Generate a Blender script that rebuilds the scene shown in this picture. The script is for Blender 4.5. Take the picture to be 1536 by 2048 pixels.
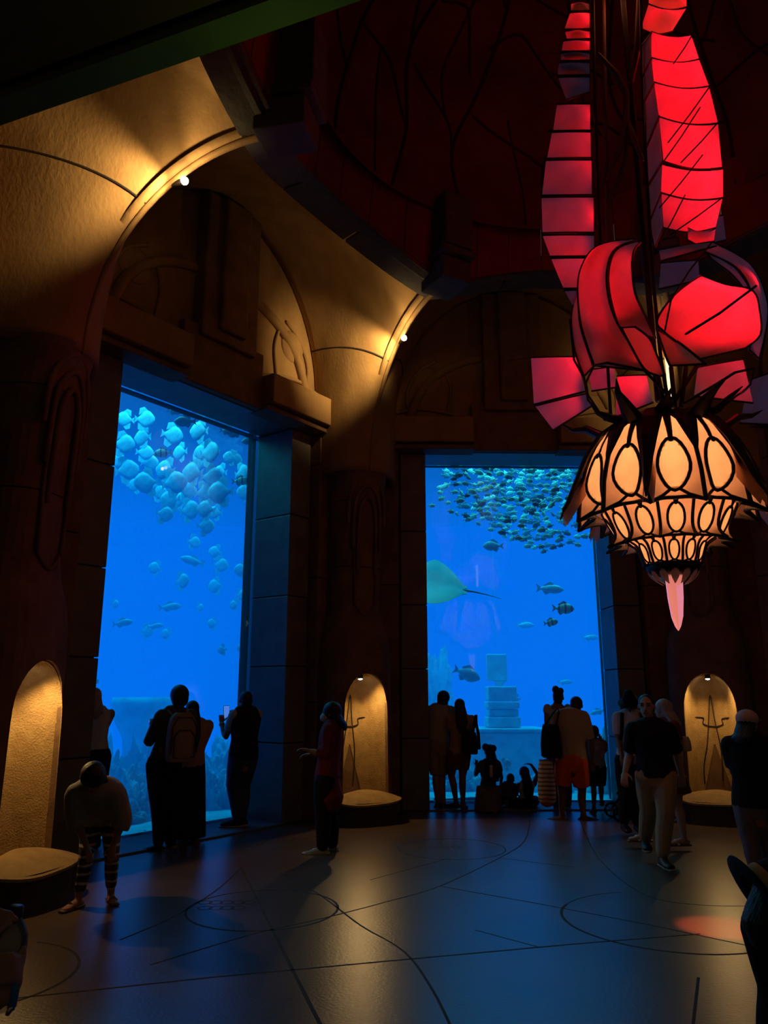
import bpy, bmesh, math, random
from mathutils import Vector, Matrix, noise
for o in list(bpy.data.objects):
    bpy.data.objects.remove(o)
S = bpy.context.scene
COL = S.collection
R = math.radians
# ------------------------------------------------------------------ camera
FPX = 1540.0
TH = math.atan(366.0 / FPX)
CAMH = 1.7
cam_d = bpy.data.cameras.new('camera')
cam_d.sensor_fit = 'VERTICAL'
cam_d.sensor_height = 36.0
cam_d.lens = FPX / 2048 * 36.0
cam_d.clip_start = 0.05
cam = bpy.data.objects.new('camera', cam_d)
cam.location = (0, 0, CAMH)
cam.rotation_euler = (math.pi / 2 + TH, 0, 0)
COL.objects.link(cam)
S.camera = cam
# ------------------------------------------------------------------ world, exposure
W = bpy.data.worlds.new('world')
S.world = W
W.use_nodes = True
W.node_tree.nodes['Background'].inputs[0].default_value = (1.0, 0.72, 0.5, 1)
W.node_tree.nodes['Background'].inputs[1].default_value = 0.032
S.view_settings.view_transform = 'Standard'
S.view_settings.look = 'None'
S.view_settings.gamma = 1
S.view_settings.use_curve_mapping = False
S.view_settings.exposure = 0.0
S.cycles.max_bounces = 8
S.cycles.transparent_max_bounces = 16
S.cycles.caustics_reflective = False
S.cycles.caustics_refractive = False
S.cycles.sample_clamp_indirect = 3.0
S.cycles.volume_bounces = 0

# water: emission put in for scattered lamp light, and how fast it swallows what stands in it
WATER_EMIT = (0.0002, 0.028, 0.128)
WATER_ABS = (0.50, 0.16, 0.135)
TANK_LAMP = 1000
FIXTURE_W = 135.0
NICHE_W = 36.0
RED_W = 26.0
SHELL_W = 27.0

def P(px, py, Y):
    """world point on the ray of photo pixel (px, py) at distance Y ahead"""
    u = (px - 768) / FPX; v = (1024 - py) / FPX
    d = Vector((u, math.cos(TH) - v * math.sin(TH), math.sin(TH) + v * math.cos(TH)))
    return Vector((0, 0, CAMH)) + d * (Y / d.y)
def G(px, py, z=0.0):
    """floor point under photo pixel"""
    u = (px - 768) / FPX; v = (1024 - py) / FPX
    d = Vector((u, math.cos(TH) - v * math.sin(TH), math.sin(TH) + v * math.cos(TH)))
    return Vector((0, 0, CAMH)) + d * ((z - CAMH) / d.z)

# large lamps over the tank water
def lamp(name, kind, loc, energy, color, **kw):
    d = bpy.data.lights.new(name, kind)
    d.energy = energy; d.color = color
    rot = kw.pop('rot', None)
    for k, v in kw.items(): setattr(d, k, v)
    o = bpy.data.objects.new(name, d)
    o.location = loc
    if rot: o.rotation_euler = rot
    COL.objects.link(o)
    return o
for i, (x, y, sx, sy) in enumerate([(-5.5, 14.5, 5, 6), (2.6, 15.9, 7, 5)]):
    lamp('tank_lamp', 'AREA', (x, y, 7.35), TANK_LAMP * (1, 1.2)[i], (0.08, 0.78, 1.0), shape='RECTANGLE', size=sx, size_y=sy)

# ------------------------------------------------------------------ helpers
def tag(o, label=None, cat=None, group=None, kind=None):
    for k, v in (('label', label), ('category', cat), ('group', group), ('kind', kind)):
        if v: o[k] = v
    return o

class MB:
    def __init__(s): s.v = []; s.f = []
    def add(s, vs, fs):
        n = len(s.v); s.v += [Vector(v) for v in vs]; s.f += [tuple(i + n for i in f) for f in fs]
    def box(s, c, d, rz=0, M=None):
        c = Vector(c); hx, hy, hz = d[0] / 2, d[1] / 2, d[2] / 2
        vs = [Vector((x * hx, y * hy, z * hz)) for z in (-1, 1) for y in (-1, 1) for x in (-1, 1)]
        if rz: M = Matrix.Rotation(rz, 3, 'Z')
        if M is not None: vs = [M @ v for v in vs]
        s.add([v + c for v in vs], [(0, 2, 3, 1), (4, 5, 7, 6), (0, 1, 5, 4), (2, 6, 7, 3), (0, 4, 6, 2), (1, 3, 7, 5)])
    def prism(s, poly, z0, z1):
        n = len(poly)
        s.add([(p[0], p[1], z0) for p in poly] + [(p[0], p[1], z1) for p in poly],
              [tuple(range(n))[::-1], tuple(range(n, 2 * n))] + [(i, (i + 1) % n, n + (i + 1) % n, n + i) for i in range(n)])
    def rings(s, rings, cap=True, closed=True):
        n = len(rings[0]); vs = [v for r in rings for v in r]; fs = []
        for i in range(len(rings) - 1):
            for j in range(n if closed else n - 1):
                k = (j + 1) % n
                fs.append((i * n + j, i * n + k, (i + 1) * n + k, (i + 1) * n + j))
        if cap:
            fs.append(tuple(range(n))[::-1]); fs.append(tuple((len(rings) - 1) * n + j for j in range(n)))
        s.add(vs, fs)
    def tube(s, pts, rad, n=8, lat=None, dome=True):
        """tapered tube; rad = list of r or (r_lat, r_other); lat = direction of the first radius"""
        pts = [Vector(p) for p in pts]
        if not isinstance(rad, (list, tuple)): rad = [rad] * len(pts)
        rad = [(r, r) if not isinstance(r, (tuple, list)) else r for r in rad]
        if dome:
            d0 = (pts[0] - pts[1]).normalized(); d1 = (pts[-1] - pts[-2]).normalized()
            a = min(rad[0]); b = min(rad[-1])
            hp = [(pts[0] + d0 * a * k, (rad[0][0] * q, rad[0][1] * q)) for k, q in ((.98, .2), (.7, .71))]
            tp = [(pts[-1] + d1 * b * k, (rad[-1][0] * q, rad[-1][1] * q)) for k, q in ((.7, .71), (.98, .2))]
            if dome == 'start': tp = []
            if dome == 'end': hp = []
            pts = [h[0] for h in hp] + pts + [t[0] for t in tp]
            rad = [h[1] for h in hp] + rad + [t[1] for t in tp]
        prev = lat; rs = []
        for i, p in enumerate(pts):
            t = (pts[min(i + 1, len(pts) - 1)] - pts[max(i - 1, 0)]).normalized()
            if prev is None: prev = Vector((1, 0, 0)) if abs(t.x) < .8 else Vector((0, 1, 0))
            a = prev - t * prev.dot(t)
            if a.length < 1e-4: a = t.orthogonal()
            a.normalize(); b = t.cross(a)
            if lat is None: prev = a
            rs.append([p + a * (rad[i][0] * math.cos(2 * math.pi * k / n)) + b * (rad[i][1] * math.sin(2 * math.pi * k / n)) for k in range(n)])
        s.rings(rs)
    def ell(s, c, rx, ry, rz, M=None, n=12, m=8):
        c = Vector(c); rs = []
        for i in range(m + 1):
            th = math.pi * (0.03 + 0.94 * i / m) - math.pi / 2
            r = []
            for k in range(n):
                a = 2 * math.pi * k / n
                v = Vector((rx * math.cos(th) * math.cos(a), ry * math.cos(th) * math.sin(a), rz * math.sin(th)))
                if M is not None: v = M @ v
                r.append(c + v)
            rs.append(r)
        s.rings(rs)
    def grid(s, fn, nu, nv):
        vs = [fn(i / nu, j / nv) for i in range(nu + 1) for j in range(nv + 1)]
        s.add(vs, [(i * (nv + 1) + j, (i + 1) * (nv + 1) + j, (i + 1) * (nv + 1) + j + 1, i * (nv + 1) + j + 1) for i in range(nu) for j in range(nv)])
    def mesh(s, name, mat, origin=(0, 0, 0), smooth=False):
        o = Vector(origin)
        me = bpy.data.meshes.new(name)
        me.from_pydata([tuple(v - o) for v in s.v], [], s.f)
        me.validate()
        bm = bmesh.new(); bm.from_mesh(me)
        bmesh.ops.recalc_face_normals(bm, faces=bm.faces); bm.to_mesh(me); bm.free()
        if mat: me.materials.append(mat)
        if smooth:
            for p in me.polygons: p.use_smooth = True
        return me
    def build(s, name, mat, parent=None, origin=None, smooth=False, vox=0, it=4, solid=0, bevel=0):
        """parent: origin is the parent's location (world), vertices are given in world space"""
        if origin is None:
            origin = parent.matrix_basis.translation if parent is not None else (0, 0, 0)
        off = Vector(origin)
        if parent is not None and parent.parent is not None: off = Vector(parent['wo'])
        me = s.mesh(name, mat, off, smooth)
        ob = bpy.data.objects.new(name, me); COL.objects.link(ob)
        if parent is not None:
            ob.parent = parent; ob['wo'] = tuple(off)
        else:
            ob.location = off
        if solid:
            m = ob.modifiers.new('solid', 'SOLIDIFY'); m.thickness = solid; m.offset = 0
        if vox:
            m = ob.modifiers.new('remesh', 'REMESH'); m.mode = 'VOXEL'; m.voxel_size = vox; m.use_smooth_shade = True
            if it:
                m = ob.modifiers.new('smooth', 'SMOOTH'); m.iterations = it; m.factor = 0.5
        if bevel:
            m = ob.modifiers.new('bevel', 'BEVEL'); m.width = bevel; m.segments = 2; m.limit_method = 'ANGLE'
        return ob

def empty(name, loc):
    o = bpy.data.objects.new(name, None); o.location = loc; o.empty_display_size = .1
    COL.objects.link(o); return o

def copy_tree(o, parent=None):
    c = o.copy(); COL.objects.link(c); c.parent = parent
    for ch in o.children: copy_tree(ch, c)
    return c

# ------------------------------------------------------------------ materials
MATS = {}
def mat(name, col, rough=.7, col2=None, scale=6, bump=0, bscale=30, spec=.4, metal=0, stretch=None):
    if name in MATS: return MATS[name]
    m = bpy.data.materials.new(name); m.use_nodes = True
    nt = m.node_tree; b = nt.nodes['Principled BSDF']
    b.inputs['Base Color'].default_value = (*col, 1); b.inputs['Roughness'].default_value = rough
    b.inputs['Specular IOR Level'].default_value = spec; b.inputs['Metallic'].default_value = metal
    tc = nt.nodes.new('ShaderNodeTexCoord'); src = tc.outputs['Object']
    if stretch:
        mp = nt.nodes.new('ShaderNodeMapping'); mp.inputs['Scale'].default_value = stretch
        nt.links.new(src, mp.inputs['Vector']); src = mp.outputs[0]
    if col2:
        n = nt.nodes.new('ShaderNodeTexNoise'); n.inputs['Scale'].default_value = scale; n.inputs['Detail'].default_value = 5
        r = nt.nodes.new('ShaderNodeValToRGB'); r.color_ramp.elements[0].position = .35; r.color_ramp.elements[1].position = .68
        r.color_ramp.elements[0].color = (*col, 1); r.color_ramp.elements[1].color = (*col2, 1)
        nt.links.new(src, n.inputs['Vector']); nt.links.new(n.outputs['Fac'], r.inputs[0]); nt.links.new(r.outputs[0], b.inputs['Base Color'])
    if bump:
        n = nt.nodes.new('ShaderNodeTexNoise'); n.inputs['Scale'].default_value = bscale; n.inputs['Detail'].default_value = 6
        bp = nt.nodes.new('ShaderNodeBump'); bp.inputs['Strength'].default_value = bump; bp.inputs['Distance'].default_value = .02
        nt.links.new(src, n.inputs['Vector']); nt.links.new(n.outputs['Fac'], bp.inputs['Height']); nt.links.new(bp.outputs[0], b.inputs['Normal'])
    MATS[name] = m
    return m
def glow(name, col, strength):
    m = bpy.data.materials.new(name); m.use_nodes = True; nt = m.node_tree
    nt.nodes.remove(nt.nodes['Principled BSDF'])
    e = nt.nodes.new('ShaderNodeEmission'); e.inputs[0].default_value = (*col, 1); e.inputs[1].default_value = strength
    nt.links.new(e.outputs[0], nt.nodes['Material Output'].inputs[0])
    return m
def cloth_lit(name, col, trans, col2=None, scale=8, t=.6, dark=.55):
    """thin sheet: partly diffuse, partly letting the lamps behind shine through"""
    m = bpy.data.materials.new(name); m.use_nodes = True; nt = m.node_tree
    nt.nodes.remove(nt.nodes['Principled BSDF'])
    d = nt.nodes.new('ShaderNodeBsdfDiffuse'); d.inputs[0].default_value = (*col, 1)
    tr = nt.nodes.new('ShaderNodeBsdfTranslucent'); tr.inputs[0].default_value = (*trans, 1)
    n = nt.nodes.new('ShaderNodeTexNoise'); n.inputs['Scale'].default_value = scale; n.inputs['Detail'].default_value = 6
    tc = nt.nodes.new('ShaderNodeTexCoord'); nt.links.new(tc.outputs['Object'], n.inputs['Vector'])
    r = nt.nodes.new('ShaderNodeValToRGB'); r.color_ramp.elements[0].position = .3; r.color_ramp.elements[1].position = .6
    r.color_ramp.elements[0].color = (*[c * dark for c in trans], 1); r.color_ramp.elements[1].color = (*trans, 1)
    nt.links.new(n.outputs['Fac'], r.inputs[0]); nt.links.new(r.outputs[0], tr.inputs[0])
    mx = nt.nodes.new('ShaderNodeMixShader'); mx.inputs[0].default_value = t
    nt.links.new(d.outputs[0], mx.inputs[1]); nt.links.new(tr.outputs[0], mx.inputs[2])
    nt.links.new(mx.outputs[0], nt.nodes['Material Output'].inputs[0])
    return m
def glass_mat(name, ior=1.5, tint=(1, 1, 1), rough=0.0):
    m = bpy.data.materials.new(name); m.use_nodes = True; nt = m.node_tree
    nt.nodes.remove(nt.nodes['Principled BSDF'])
    t = nt.nodes.new('ShaderNodeBsdfTransparent'); t.inputs[0].default_value = (*tint, 1)
    g = nt.nodes.new('ShaderNodeBsdfGlossy'); g.inputs['Roughness'].default_value = rough
    f = nt.nodes.new('ShaderNodeFresnel'); f.inputs[0].default_value = ior
    mx = nt.nodes.new('ShaderNodeMixShader')
    nt.links.new(f.outputs[0], mx.inputs[0]); nt.links.new(t.outputs[0], mx.inputs[1]); nt.links.new(g.outputs[0], mx.inputs[2])
    nt.links.new(mx.outputs[0], nt.nodes['Material Output'].inputs[0])
    return m

STONE = mat('ochre_plaster', (.36, .225, .10), .8, (.27, .16, .072), 3.5, .2, 26, .25, stretch=(1, 1, .5))
STONE2 = mat('brown_stone', (.22, .13, .07), .8, (.15, .085, .045), 4, .35, 18, .25)
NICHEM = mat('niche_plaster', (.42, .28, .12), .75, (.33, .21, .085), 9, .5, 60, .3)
GREY = mat('grey_stone', (.09, .085, .08), .8, (.065, .06, .057), 5, .3, 20, .25)
JOINT = mat('joint_dark', (.03, .02, .014), .9)
FLOORM = mat('floor_concrete', (.12, .083, .06), .30, (.08, .055, .04), 1.4, .10, 45, .42)
SILLM = mat('sill_stone', (.16, .15, .15), .45, (.12, .11, .11), 4, .1, 30, .4)
REDP = mat('dome_red_paint', (.20, .045, .018), .75, (.11, .03, .014), 1.3, .2, 10, .2)
REDP2 = mat('drum_red_paint', (.24, .04, .02), .75, (.17, .03, .015), 2, .2, 10, .2)
BEAM_TINT = mat('green_lit_beam', (.13, .16, .045), .7, (.09, .11, .03), 3, .2, 14)  # tint of a green light put into the beam colour
DARKC = mat('corridor_ceiling', (.12, .06, .03), .85)
IRON = mat('dark_iron', (.016, .011, .009), .55, spec=.3)
LEADM = mat('lead_line', (.03, .012, .01), .6)

# ------------------------------------------------------------------ plan of the hall
CEN = Vector((2.4, 6.6, 0))
def vec(a): return Vector((math.cos(R(a)), math.sin(R(a)), 0))
class Pier:
    def __init__(s, x, y, face):
        s.o = Vector((x, y, 0)); s.f = vec(face); s.l = Vector((s.f.y, -s.f.x, 0))   # l: to the right when looking out along f ... seen from the hall it is on the left
    def w(s, lat, d, z): return s.o + s.l * lat + s.f * d + Vector((0, 0, z))
PL = Pier(-2.78, 7.0, -13)
PM = Pier(-0.10, 11.03, -59.5)
PR = Pier(4.50, 11.0, -114.5)
PW = Pier(-2.3, 2.6, 36)      # beyond the frame on the camera's side
PE = Pier(8.2, 6.4, -176)
class Bay:
    """n points out of the hall, t to the right seen from the hall; c = middle of the wall front on the floor"""
    def __init__(s, x, y, ang):
        s.n = vec(ang); s.t = Vector((s.n.y, -s.n.x, 0)); s.c = Vector((x, y, 0)); s.ang = ang
    def w(s, a, d, z): return s.c + s.t * a + s.n * d + Vector((0, 0, z))
BL = Bay(-2.26, 9.84, 144.0)
BR = Bay(2.19, 12.36, 91.5)
BE = Bay(6.9, 9.4, 33)
BW = Bay(-3.75, 4.75, 196)
TOPZ = 5.65
HALF = 1.5
REV = 0.68

# ------------------------------------------------------------------ floor with scored lines
fm = MB(); fm.prism([(-9, -4), (11, -4), (11, 14.4), (-9, 14.4)], -.3, 0)
floor = tag(fm.build('floor', FLOORM), 'dark polished concrete floor scored with curved lines', kind='structure')
def groove(pts, w=.014, closed=False):
    pts = [Vector((p[0], p[1], 0)) for p in pts]
    m = MB(); n = len(pts); rs = []
    for i, p in enumerate(pts):
        a = pts[(i - 1) % n if closed else max(i - 1, 0)]; b = pts[(i + 1) % n if closed else min(i + 1, n - 1)]
        t = (b - a).normalized(); q = Vector((-t.y, t.x, 0)) * w
        rs.append([p - q + Vector((0, 0, -.01)), p - q * .8 + Vector((0, 0, .0012)), p + q * .8 + Vector((0, 0, .0012)), p + q + Vector((0, 0, -.01))])
    if closed: rs.append(rs[0])
    m.rings(rs, cap=not closed)
    return m.build('scored_line', JOINT, floor)
def circle(c, r, a0=0, a1=360, k=1.0, w=.012):
    full = abs(a1 - a0) >= 360
    N = 40
    groove([(c[0] + r * math.cos(R(a0 + (a1 - a0) * i / N)), c[1] + k * r * math.sin(R(a0 + (a1 - a0) * i / N))) for i in range(N if full else N + 1)], w, full)
def gline(*px, w=.012): groove([G(*p) for p in px], w)
def smooth_px(pts, n=6):
    out = []
    for i in range(len(pts) - 1):
        p0 = Vector(pts[max(i - 1, 0)]); p1 = Vector(pts[i]); p2 = Vector(pts[i + 1]); p3 = Vector(pts[min(i + 2, len(pts) - 1)])
        for k in range(n):
            t = k / n
            out.append(.5 * ((2 * p1) + (p2 - p0) * t + (2 * p0 - 5 * p1 + 4 * p2 - p3) * t * t + (3 * p1 - p0 - 3 * p2 + p3) * t ** 3))
    out.append(Vector(pts[-1])); return out
def gcurve(*px, w=.012): groove([G(*p) for p in smooth_px([(a, b) for a, b in px])], w)
c1 = (G(373, 1820) + G(676, 1815)) / 2
circle(c1, (G(373, 1820) - G(676, 1815)).length / 2, w=.013)
c2 = G(1345, 1838); circle(c2, (G(1130, 1840) - c2).length, 150, 292, w=.014)
circle(c2, (G(1130, 1840) - c2).length, 100, 150, w=.006)
c4 = (G(795, 1697) + G(1010, 1697)) / 2; circle(c4, (G(795, 1697) - G(1010, 1697)).length / 2, w=.008)
c5 = G(-75, 1950); circle(c5, (G(143, 1950) - c5).length, -75, 75, w=.012)
gline((482, 1735), (545, 1860), w=.012); gline((545, 1860), (640, 2048), (690, 2140), w=.014)
gcurve((482, 1735), (440, 1775), (385, 1812), (330, 1842), (240, 1880), w=.010)
gcurve((560, 1745), (640, 1790), (720, 1850), (810, 1905), (865, 1980), (905, 2060), w=.010)
gline((0, 2000), (420, 1955), (800, 1920), (1150, 1888), (1400, 1868), w=.011)
gcurve((1060, 1640), (1050, 1680), (1010, 1710), (880, 1772), (768, 1805), (640, 1838), (500, 1870), (300, 1930), w=.010)
gline((878, 1772), (1080, 1808), (1300, 1850), (1536, 1900), w=.009)
gline((1397, 1955), (1385, 2060), w=.011)
gcurve((1160, 1640), (1200, 1720), (1290, 1790), (1400, 1810), (1536, 1812), w=.007)
gline((490, 1694), (660, 1668), w=.006); gline((545, 1700), (640, 1650), w=.006); gline((500, 1700), (598, 1650), w=.006)
gline((740, 1760), (900, 1716), w=.006); gline((1000, 1716), (1150, 1735), w=.006); gline((950, 1860), (1080, 1895), w=.006)
for k in range(9):
    q = G(410 + (k % 5) * 22, 1805 + (k // 5) * 11)
    circle((q.x, q.y), .055, w=.005)
for k in range(4):
    q = G(845 + k * 22, 1694); circle((q.x, q.y), .05, w=.004)

# ------------------------------------------------------------------ bays: walls, cornice, tympanum
def wbox(m, bay, a0, a1, d0, d1, z0, z1):
    m.prism([bay.w(a0, d0, 0), bay.w(a1, d0, 0), bay.w(a1, d1, 0), bay.w(a0, d1, 0)], z0, z1)
def piece(bay, parent, a0, a1, d0, d1, z0, z1, mt, name='stone_block', bevel=.012):
    m = MB(); wbox(m, bay, a0, a1, d0, d1, z0, z1)
    return m.build(name, mt, parent, bevel=bevel)
def bay_wall(name, bay, label, glass=True):
    wall = empty(name, bay.c); tag(wall, label, kind='structure')
    m = MB()     # core behind the facing
    for sg in (-1, 1):
        a, b = sorted((sg * (HALF + .03), sg * 3.1)); wbox(m, bay, a, b, .05, REV + .3, 0, 6.3)
    wbox(m, bay, -3.1, 3.1, .05, REV + .3, TOPZ + .03, 9.4)
    m.build('wall_core', JOINT, wall)
    zs = [0, 1.05, 2.1, 3.1, 4.3, TOPZ - .02]
    for sg in (-1, 1):
        for i in range(len(zs) - 1):
            a, b = sorted((sg * HALF, sg * (HALF + .42)))
            piece(bay, wall, a, b, 0, REV + .05, zs[i] + .006, zs[i + 1] - .006, SILLM, 'jamb_block')
        a, b = sorted((sg * (HALF + .46), sg * (HALF + .85)))
        for z0, z1 in ((0, 1.6), (1.6, 3.4), (3.4, 5.15), (5.15, 5.62)):
            piece(bay, wall, a, b, -.16, .1, z0 + .005, z1 - .005, STONE2, 'pilaster_block')
        a, b = sorted((sg * (HALF + .85), sg * 3.1)); piece(bay, wall, a, b, -.02, .1, 0, 5.62, STONE2, 'side_panel')
        # cornice blocks and the ledge under them
        a, b = sorted((sg * .72, sg * (HALF + 1.0))); piece(bay, wall, a, b, -.34, .1, 5.74, 6.18, STONE, 'cornice_block', .02)
        a, b = sorted((sg * .70, sg * (HALF + 1.0))); piece(bay, wall, a, b, -.26, .1, 5.64, 5.72, STONE2, 'cornice_ledge')
    piece(bay, wall, -HALF - .42, HALF + .42, 0, REV + .05, TOPZ, TOPZ + .3, SILLM, 'lintel')
    piece(bay, wall, -.72, .72, -.12, .1, 5.66, 6.5, STONE2, 'lintel_keystone', .02)
    piece(bay, wall, -.5, .5, -.2, .1, 6.35, 8.5, STONE2, 'centre_panel', .03)
    piece(bay, wall, -.24, .24, -.28, .0, 6.5, 8.5, STONE2, 'centre_rib', .04)
    # tympanum with carved relief
    m = MB(); N = 24; poly = []
    for i in range(N + 1):
        a = math.pi * i / N; poly.append((-2.05 * math.cos(a), 6.2 + 2.5 * math.sin(a)))
    poly = [(-2.05, 5.7)] + poly + [(2.05, 5.7)]
    vs = [bay.w(a, .02, z) for a, z in poly] + [bay.w(a, .3, z) for a, z in poly]; n = len(poly)
    m.add(vs, [tuple(range(n)), tuple(range(n, 2 * n))[::-1]] + [(i, (i + 1) % n, n + (i + 1) % n, n + i) for i in range(n)])
    m.build('tympanum', STONE, wall)
    for sg in (-1, 1):
        def rel(pts, r, name):
            q = MB(); q.tube([bay.w(sg * a, .0, z) for a, z in smooth_px(pts, 5)], r, 8); return q.build(name, STONE, wall, smooth=True)
        rel([(1.75, 6.3), (1.55, 6.75), (1.2, 7.1), (.8, 7.3), (.55, 7.35)], .075, 'carved_arc')
        rel([(1.75, 6.3), (1.8, 6.7), (1.6, 7.1), (1.3, 7.3)], .03, 'carved_arc')
        rel([(2.0, 6.35), (1.6, 6.42), (1.1, 6.35), (.75, 6.22)], .03, 'carved_arc')
        rel([(1.15, 7.15), (1.05, 6.8), (1.1, 6.4)], .025, 'carved_arc')
        q = MB(); q.ell(bay.w(sg * 1.45, .03, 6.95), .26, .07, .26, Matrix.Rotation(R(bay.ang - 90), 3, 'Z'))
        q.build('carved_boss', STONE, wall, smooth=True)
    return wall
wall_left = bay_wall('wall_left', BL, 'brown stone wall around the tall aquarium window left of the middle pier')
wall_back = bay_wall('wall_back', BR, 'brown stone wall around the tall aquarium window right of the middle pier')
wall_right = bay_wall('wall_right', BE, 'dark stone bay at the right edge beyond the lit niche')
wall_near = bay_wall('wall_near', BW, 'dark stone bay at the left edge of the hall')
for b, wl in ((BE, wall_right), (BW, wall_near)):
    piece(b, wl, -HALF, HALF, REV, REV + .2, 0, TOPZ, STONE2, 'recess_panel')
# sills between the jambs
for i, b in enumerate((BL, BR)):
    m = MB(); wbox(m, b, -HALF - .02, HALF + .02, -.04, REV + .1, -.02, .022)
    tag(m.build('trim_%d' % (i + 1), SILLM, bevel=.006), ['low stone threshold under the left aquarium window', 'low stone threshold under the right aquarium window'][i], kind='structure')

# ------------------------------------------------------------------ piers, groins, vaults
def groin(p, ph):
    return p.w(0, -.20 + 1.9 * (1 - math.cos(ph)), 5.0 + 2.15 * math.sin(ph))
def pier_mesh(p):
    m = MB(); rs = []
    prof = [(0, .60, -.22), (.35, .58, -.24), (2.15, .56, -.26), (2.5, .53, -.28), (2.75, .46, -.34), (2.95, .42, -.36), (4.2, .42, -.32), (4.75, .43, -.26), (5.05, .44, -.20)]
    for z, hw, d in prof:
        r = [p.w(-hw, -2.2, z)]
        for k in range(17):
            a = math.pi * k / 16; c = math.cos(a); s_ = math.sin(a)
            r.append(p.w(-hw * math.copysign(abs(c) ** .75, c), d - .5 + .5 * s_ ** .75, z))
        r.append(p.w(hw, -2.2, z)); rs.append(r)
    m.rings(rs); return m
def niche_cutter(p):
    m = MB(); out = []
    for i in range(15):
        a = math.pi * i / 14; out.append((-.35 * math.cos(a), 1.45 + .56 * math.sin(a) ** .9))
    out = [(-.37, .25)] + out + [(.37, .25)]
    rs = []
    for d, k in ((.6, 1.06), (-.26, 1.0), (-.5, .93), (-.72, .78), (-.80, .6)):
        rs.append([p.w(x * k, d, .25 + (z - .25) * (1 if d > -.6 else .97)) for x, z in out])
    m.rings(rs); return m
def boolean(o, cutter, op='DIFFERENCE'):
    md = o.modifiers.new('cut', 'BOOLEAN'); md.object = cutter; md.operation = op; md.solver = 'EXACT'
    dg = bpy.context.evaluated_depsgraph_get(); me = bpy.data.meshes.new_from_object(o.evaluated_get(dg))
    o.modifiers.clear(); o.data = me; bpy.data.objects.remove(cutter)
BULB = glow('lamp_bulb', (1.0, .82, .52), 14)
LENS = glow('downlight_lens', (1.0, .93, .8), 30)
def make_pier(p, label, niche=True, fixture=True, seat_label=None, where=''):
    pr = pier_mesh(p).build('pier', STONE2, origin=p.o, smooth=False); tag(pr, label, kind='structure')
    if niche:
        cut = niche_cutter(p).build('cutter', None); boolean(pr, cut)
        # plaster lining of the niche: a shell just inside the cut
        m = MB(); rs = []
        out = []
        for i in range(15):
            a = math.pi * i / 14; out.append((-.35 * math.cos(a), 1.45 + .56 * math.sin(a) ** .9))
        out = [(-.37, .25)] + out + [(.37, .25)]
        for d, k in ((-.30, .992), (-.5, .922), (-.7, .775), (-.79, .58), (-.792, .02)):
            rs.append([p.w(x * k, d, .25 + (z - .25) * (.995 if d > -.6 else .965) if k > .1 else 1.0) for x, z in out])
        m.rings(rs, cap=False, closed=False)
        m.build('niche_lining', NICHEM, pr, smooth=True)
        # scored lines in the back of the niche
        def back(x, z): return p.w(x, -.787 + max(0, abs(x) - .2) * .8, z)
        for pts in ([(-.06, .5), (-.08, .9), (-.03, 1.35), (.0, 1.7), (.05, 1.35), (.1, 1.0), (.17, .7), (.18, .45)],
                    [(-.25, 1.38), (-.13, 1.36), (-.13, 1.28), (.0, 1.25), (.13, 1.29), (.12, 1.37), (.26, 1.38)]):
            m = MB(); m.tube([back(*q) for q in smooth_px(pts, 4)], .009, 6); m.build('scored_line', JOINT, pr)
        # rim around the opening
        m = MB(); pts = [(-.4, .3), (-.39, .9), (-.385, 1.45)] + [(-.385 * math.cos(math.pi * i / 12), 1.45 + .60 * math.sin(math.pi * i / 12)) for i in range(1, 12)] + [(.385, 1.45), (.39, .9), (.4, .3)]
        m.tube([p.w(x, -.29 - .1 * (abs(x) / .4) ** 3 - (.03 if z > 1.9 else 0), z) for x, z in pts], .035, 8)
        m.build('niche_rim', STONE2, pr, smooth=True)
        # downlight
        m = MB(); c = p.w(0, -.48, 1.93); m.tube([c + Vector((0, 0, .06)), c], .04, 10, dome=False); m.build('downlight_housing', IRON, pr)
        m = MB(); m.ell(c - Vector((0, 0, .004)), .03, .03, .012); m.build('downlight_lens', LENS, pr, smooth=True)
        l = lamp('niche_lamp', 'SPOT', c - Vector((0, 0, .03)) + p.f * .02, NICHE_W * (.75 if p is PR else 1), (1.0, .62, .22), spot_size=R(150), spot_blend=.6, shadow_soft_size=.03)
        l.rotation_euler = Vector((p.f.x * .35, p.f.y * .35, -1)).to_track_quat('-Z', 'Y').to_euler()
        # stone seat
        st = empty('niche_seat', p.o); tag(st, seat_label, 'stone seat')
        m = MB(); rs = []
        for z, k in ((0.0, 1.0), (.06, .97), (.20, 1.0), (.285, 1.05)):
            r = []
            for i in range(25):
                a = math.pi * i / 24; c_ = math.cos(a); s_ = math.sin(a)
                r.append(p.w(-.47 * k * math.copysign(abs(c_) ** .7, c_), -.34 + .36 * k * s_ ** .8, z))
            rs.append(r)
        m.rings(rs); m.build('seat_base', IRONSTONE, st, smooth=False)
        m = MB()
        def top(u, v):
            a = math.pi * u; c_ = math.cos(a); s_ = math.sin(a)
            lat = -.52 * math.copysign(abs(c_) ** .7, c_); d = -.34 + .40 * s_ ** .8
            wob = .02 * math.sin(7 * u + .6)
            x = lat * v * (.9 if v < .5 else 1); dd = -.40 + (d + .40) * v
            h = .285 + wob * v * v + .13 * (1 - v * v) * (1.0 if v < 1 else 0)
            return p.w(x, dd, h)
        m.grid(top, 28, 8)
        m.grid(lambda u, v: top(u, 1) + Vector((0, 0, -.025 * v)) + p.f * (-.01 * v), 28, 1)
        m.build('seat_top', NICHEM, st, smooth=True)
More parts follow.
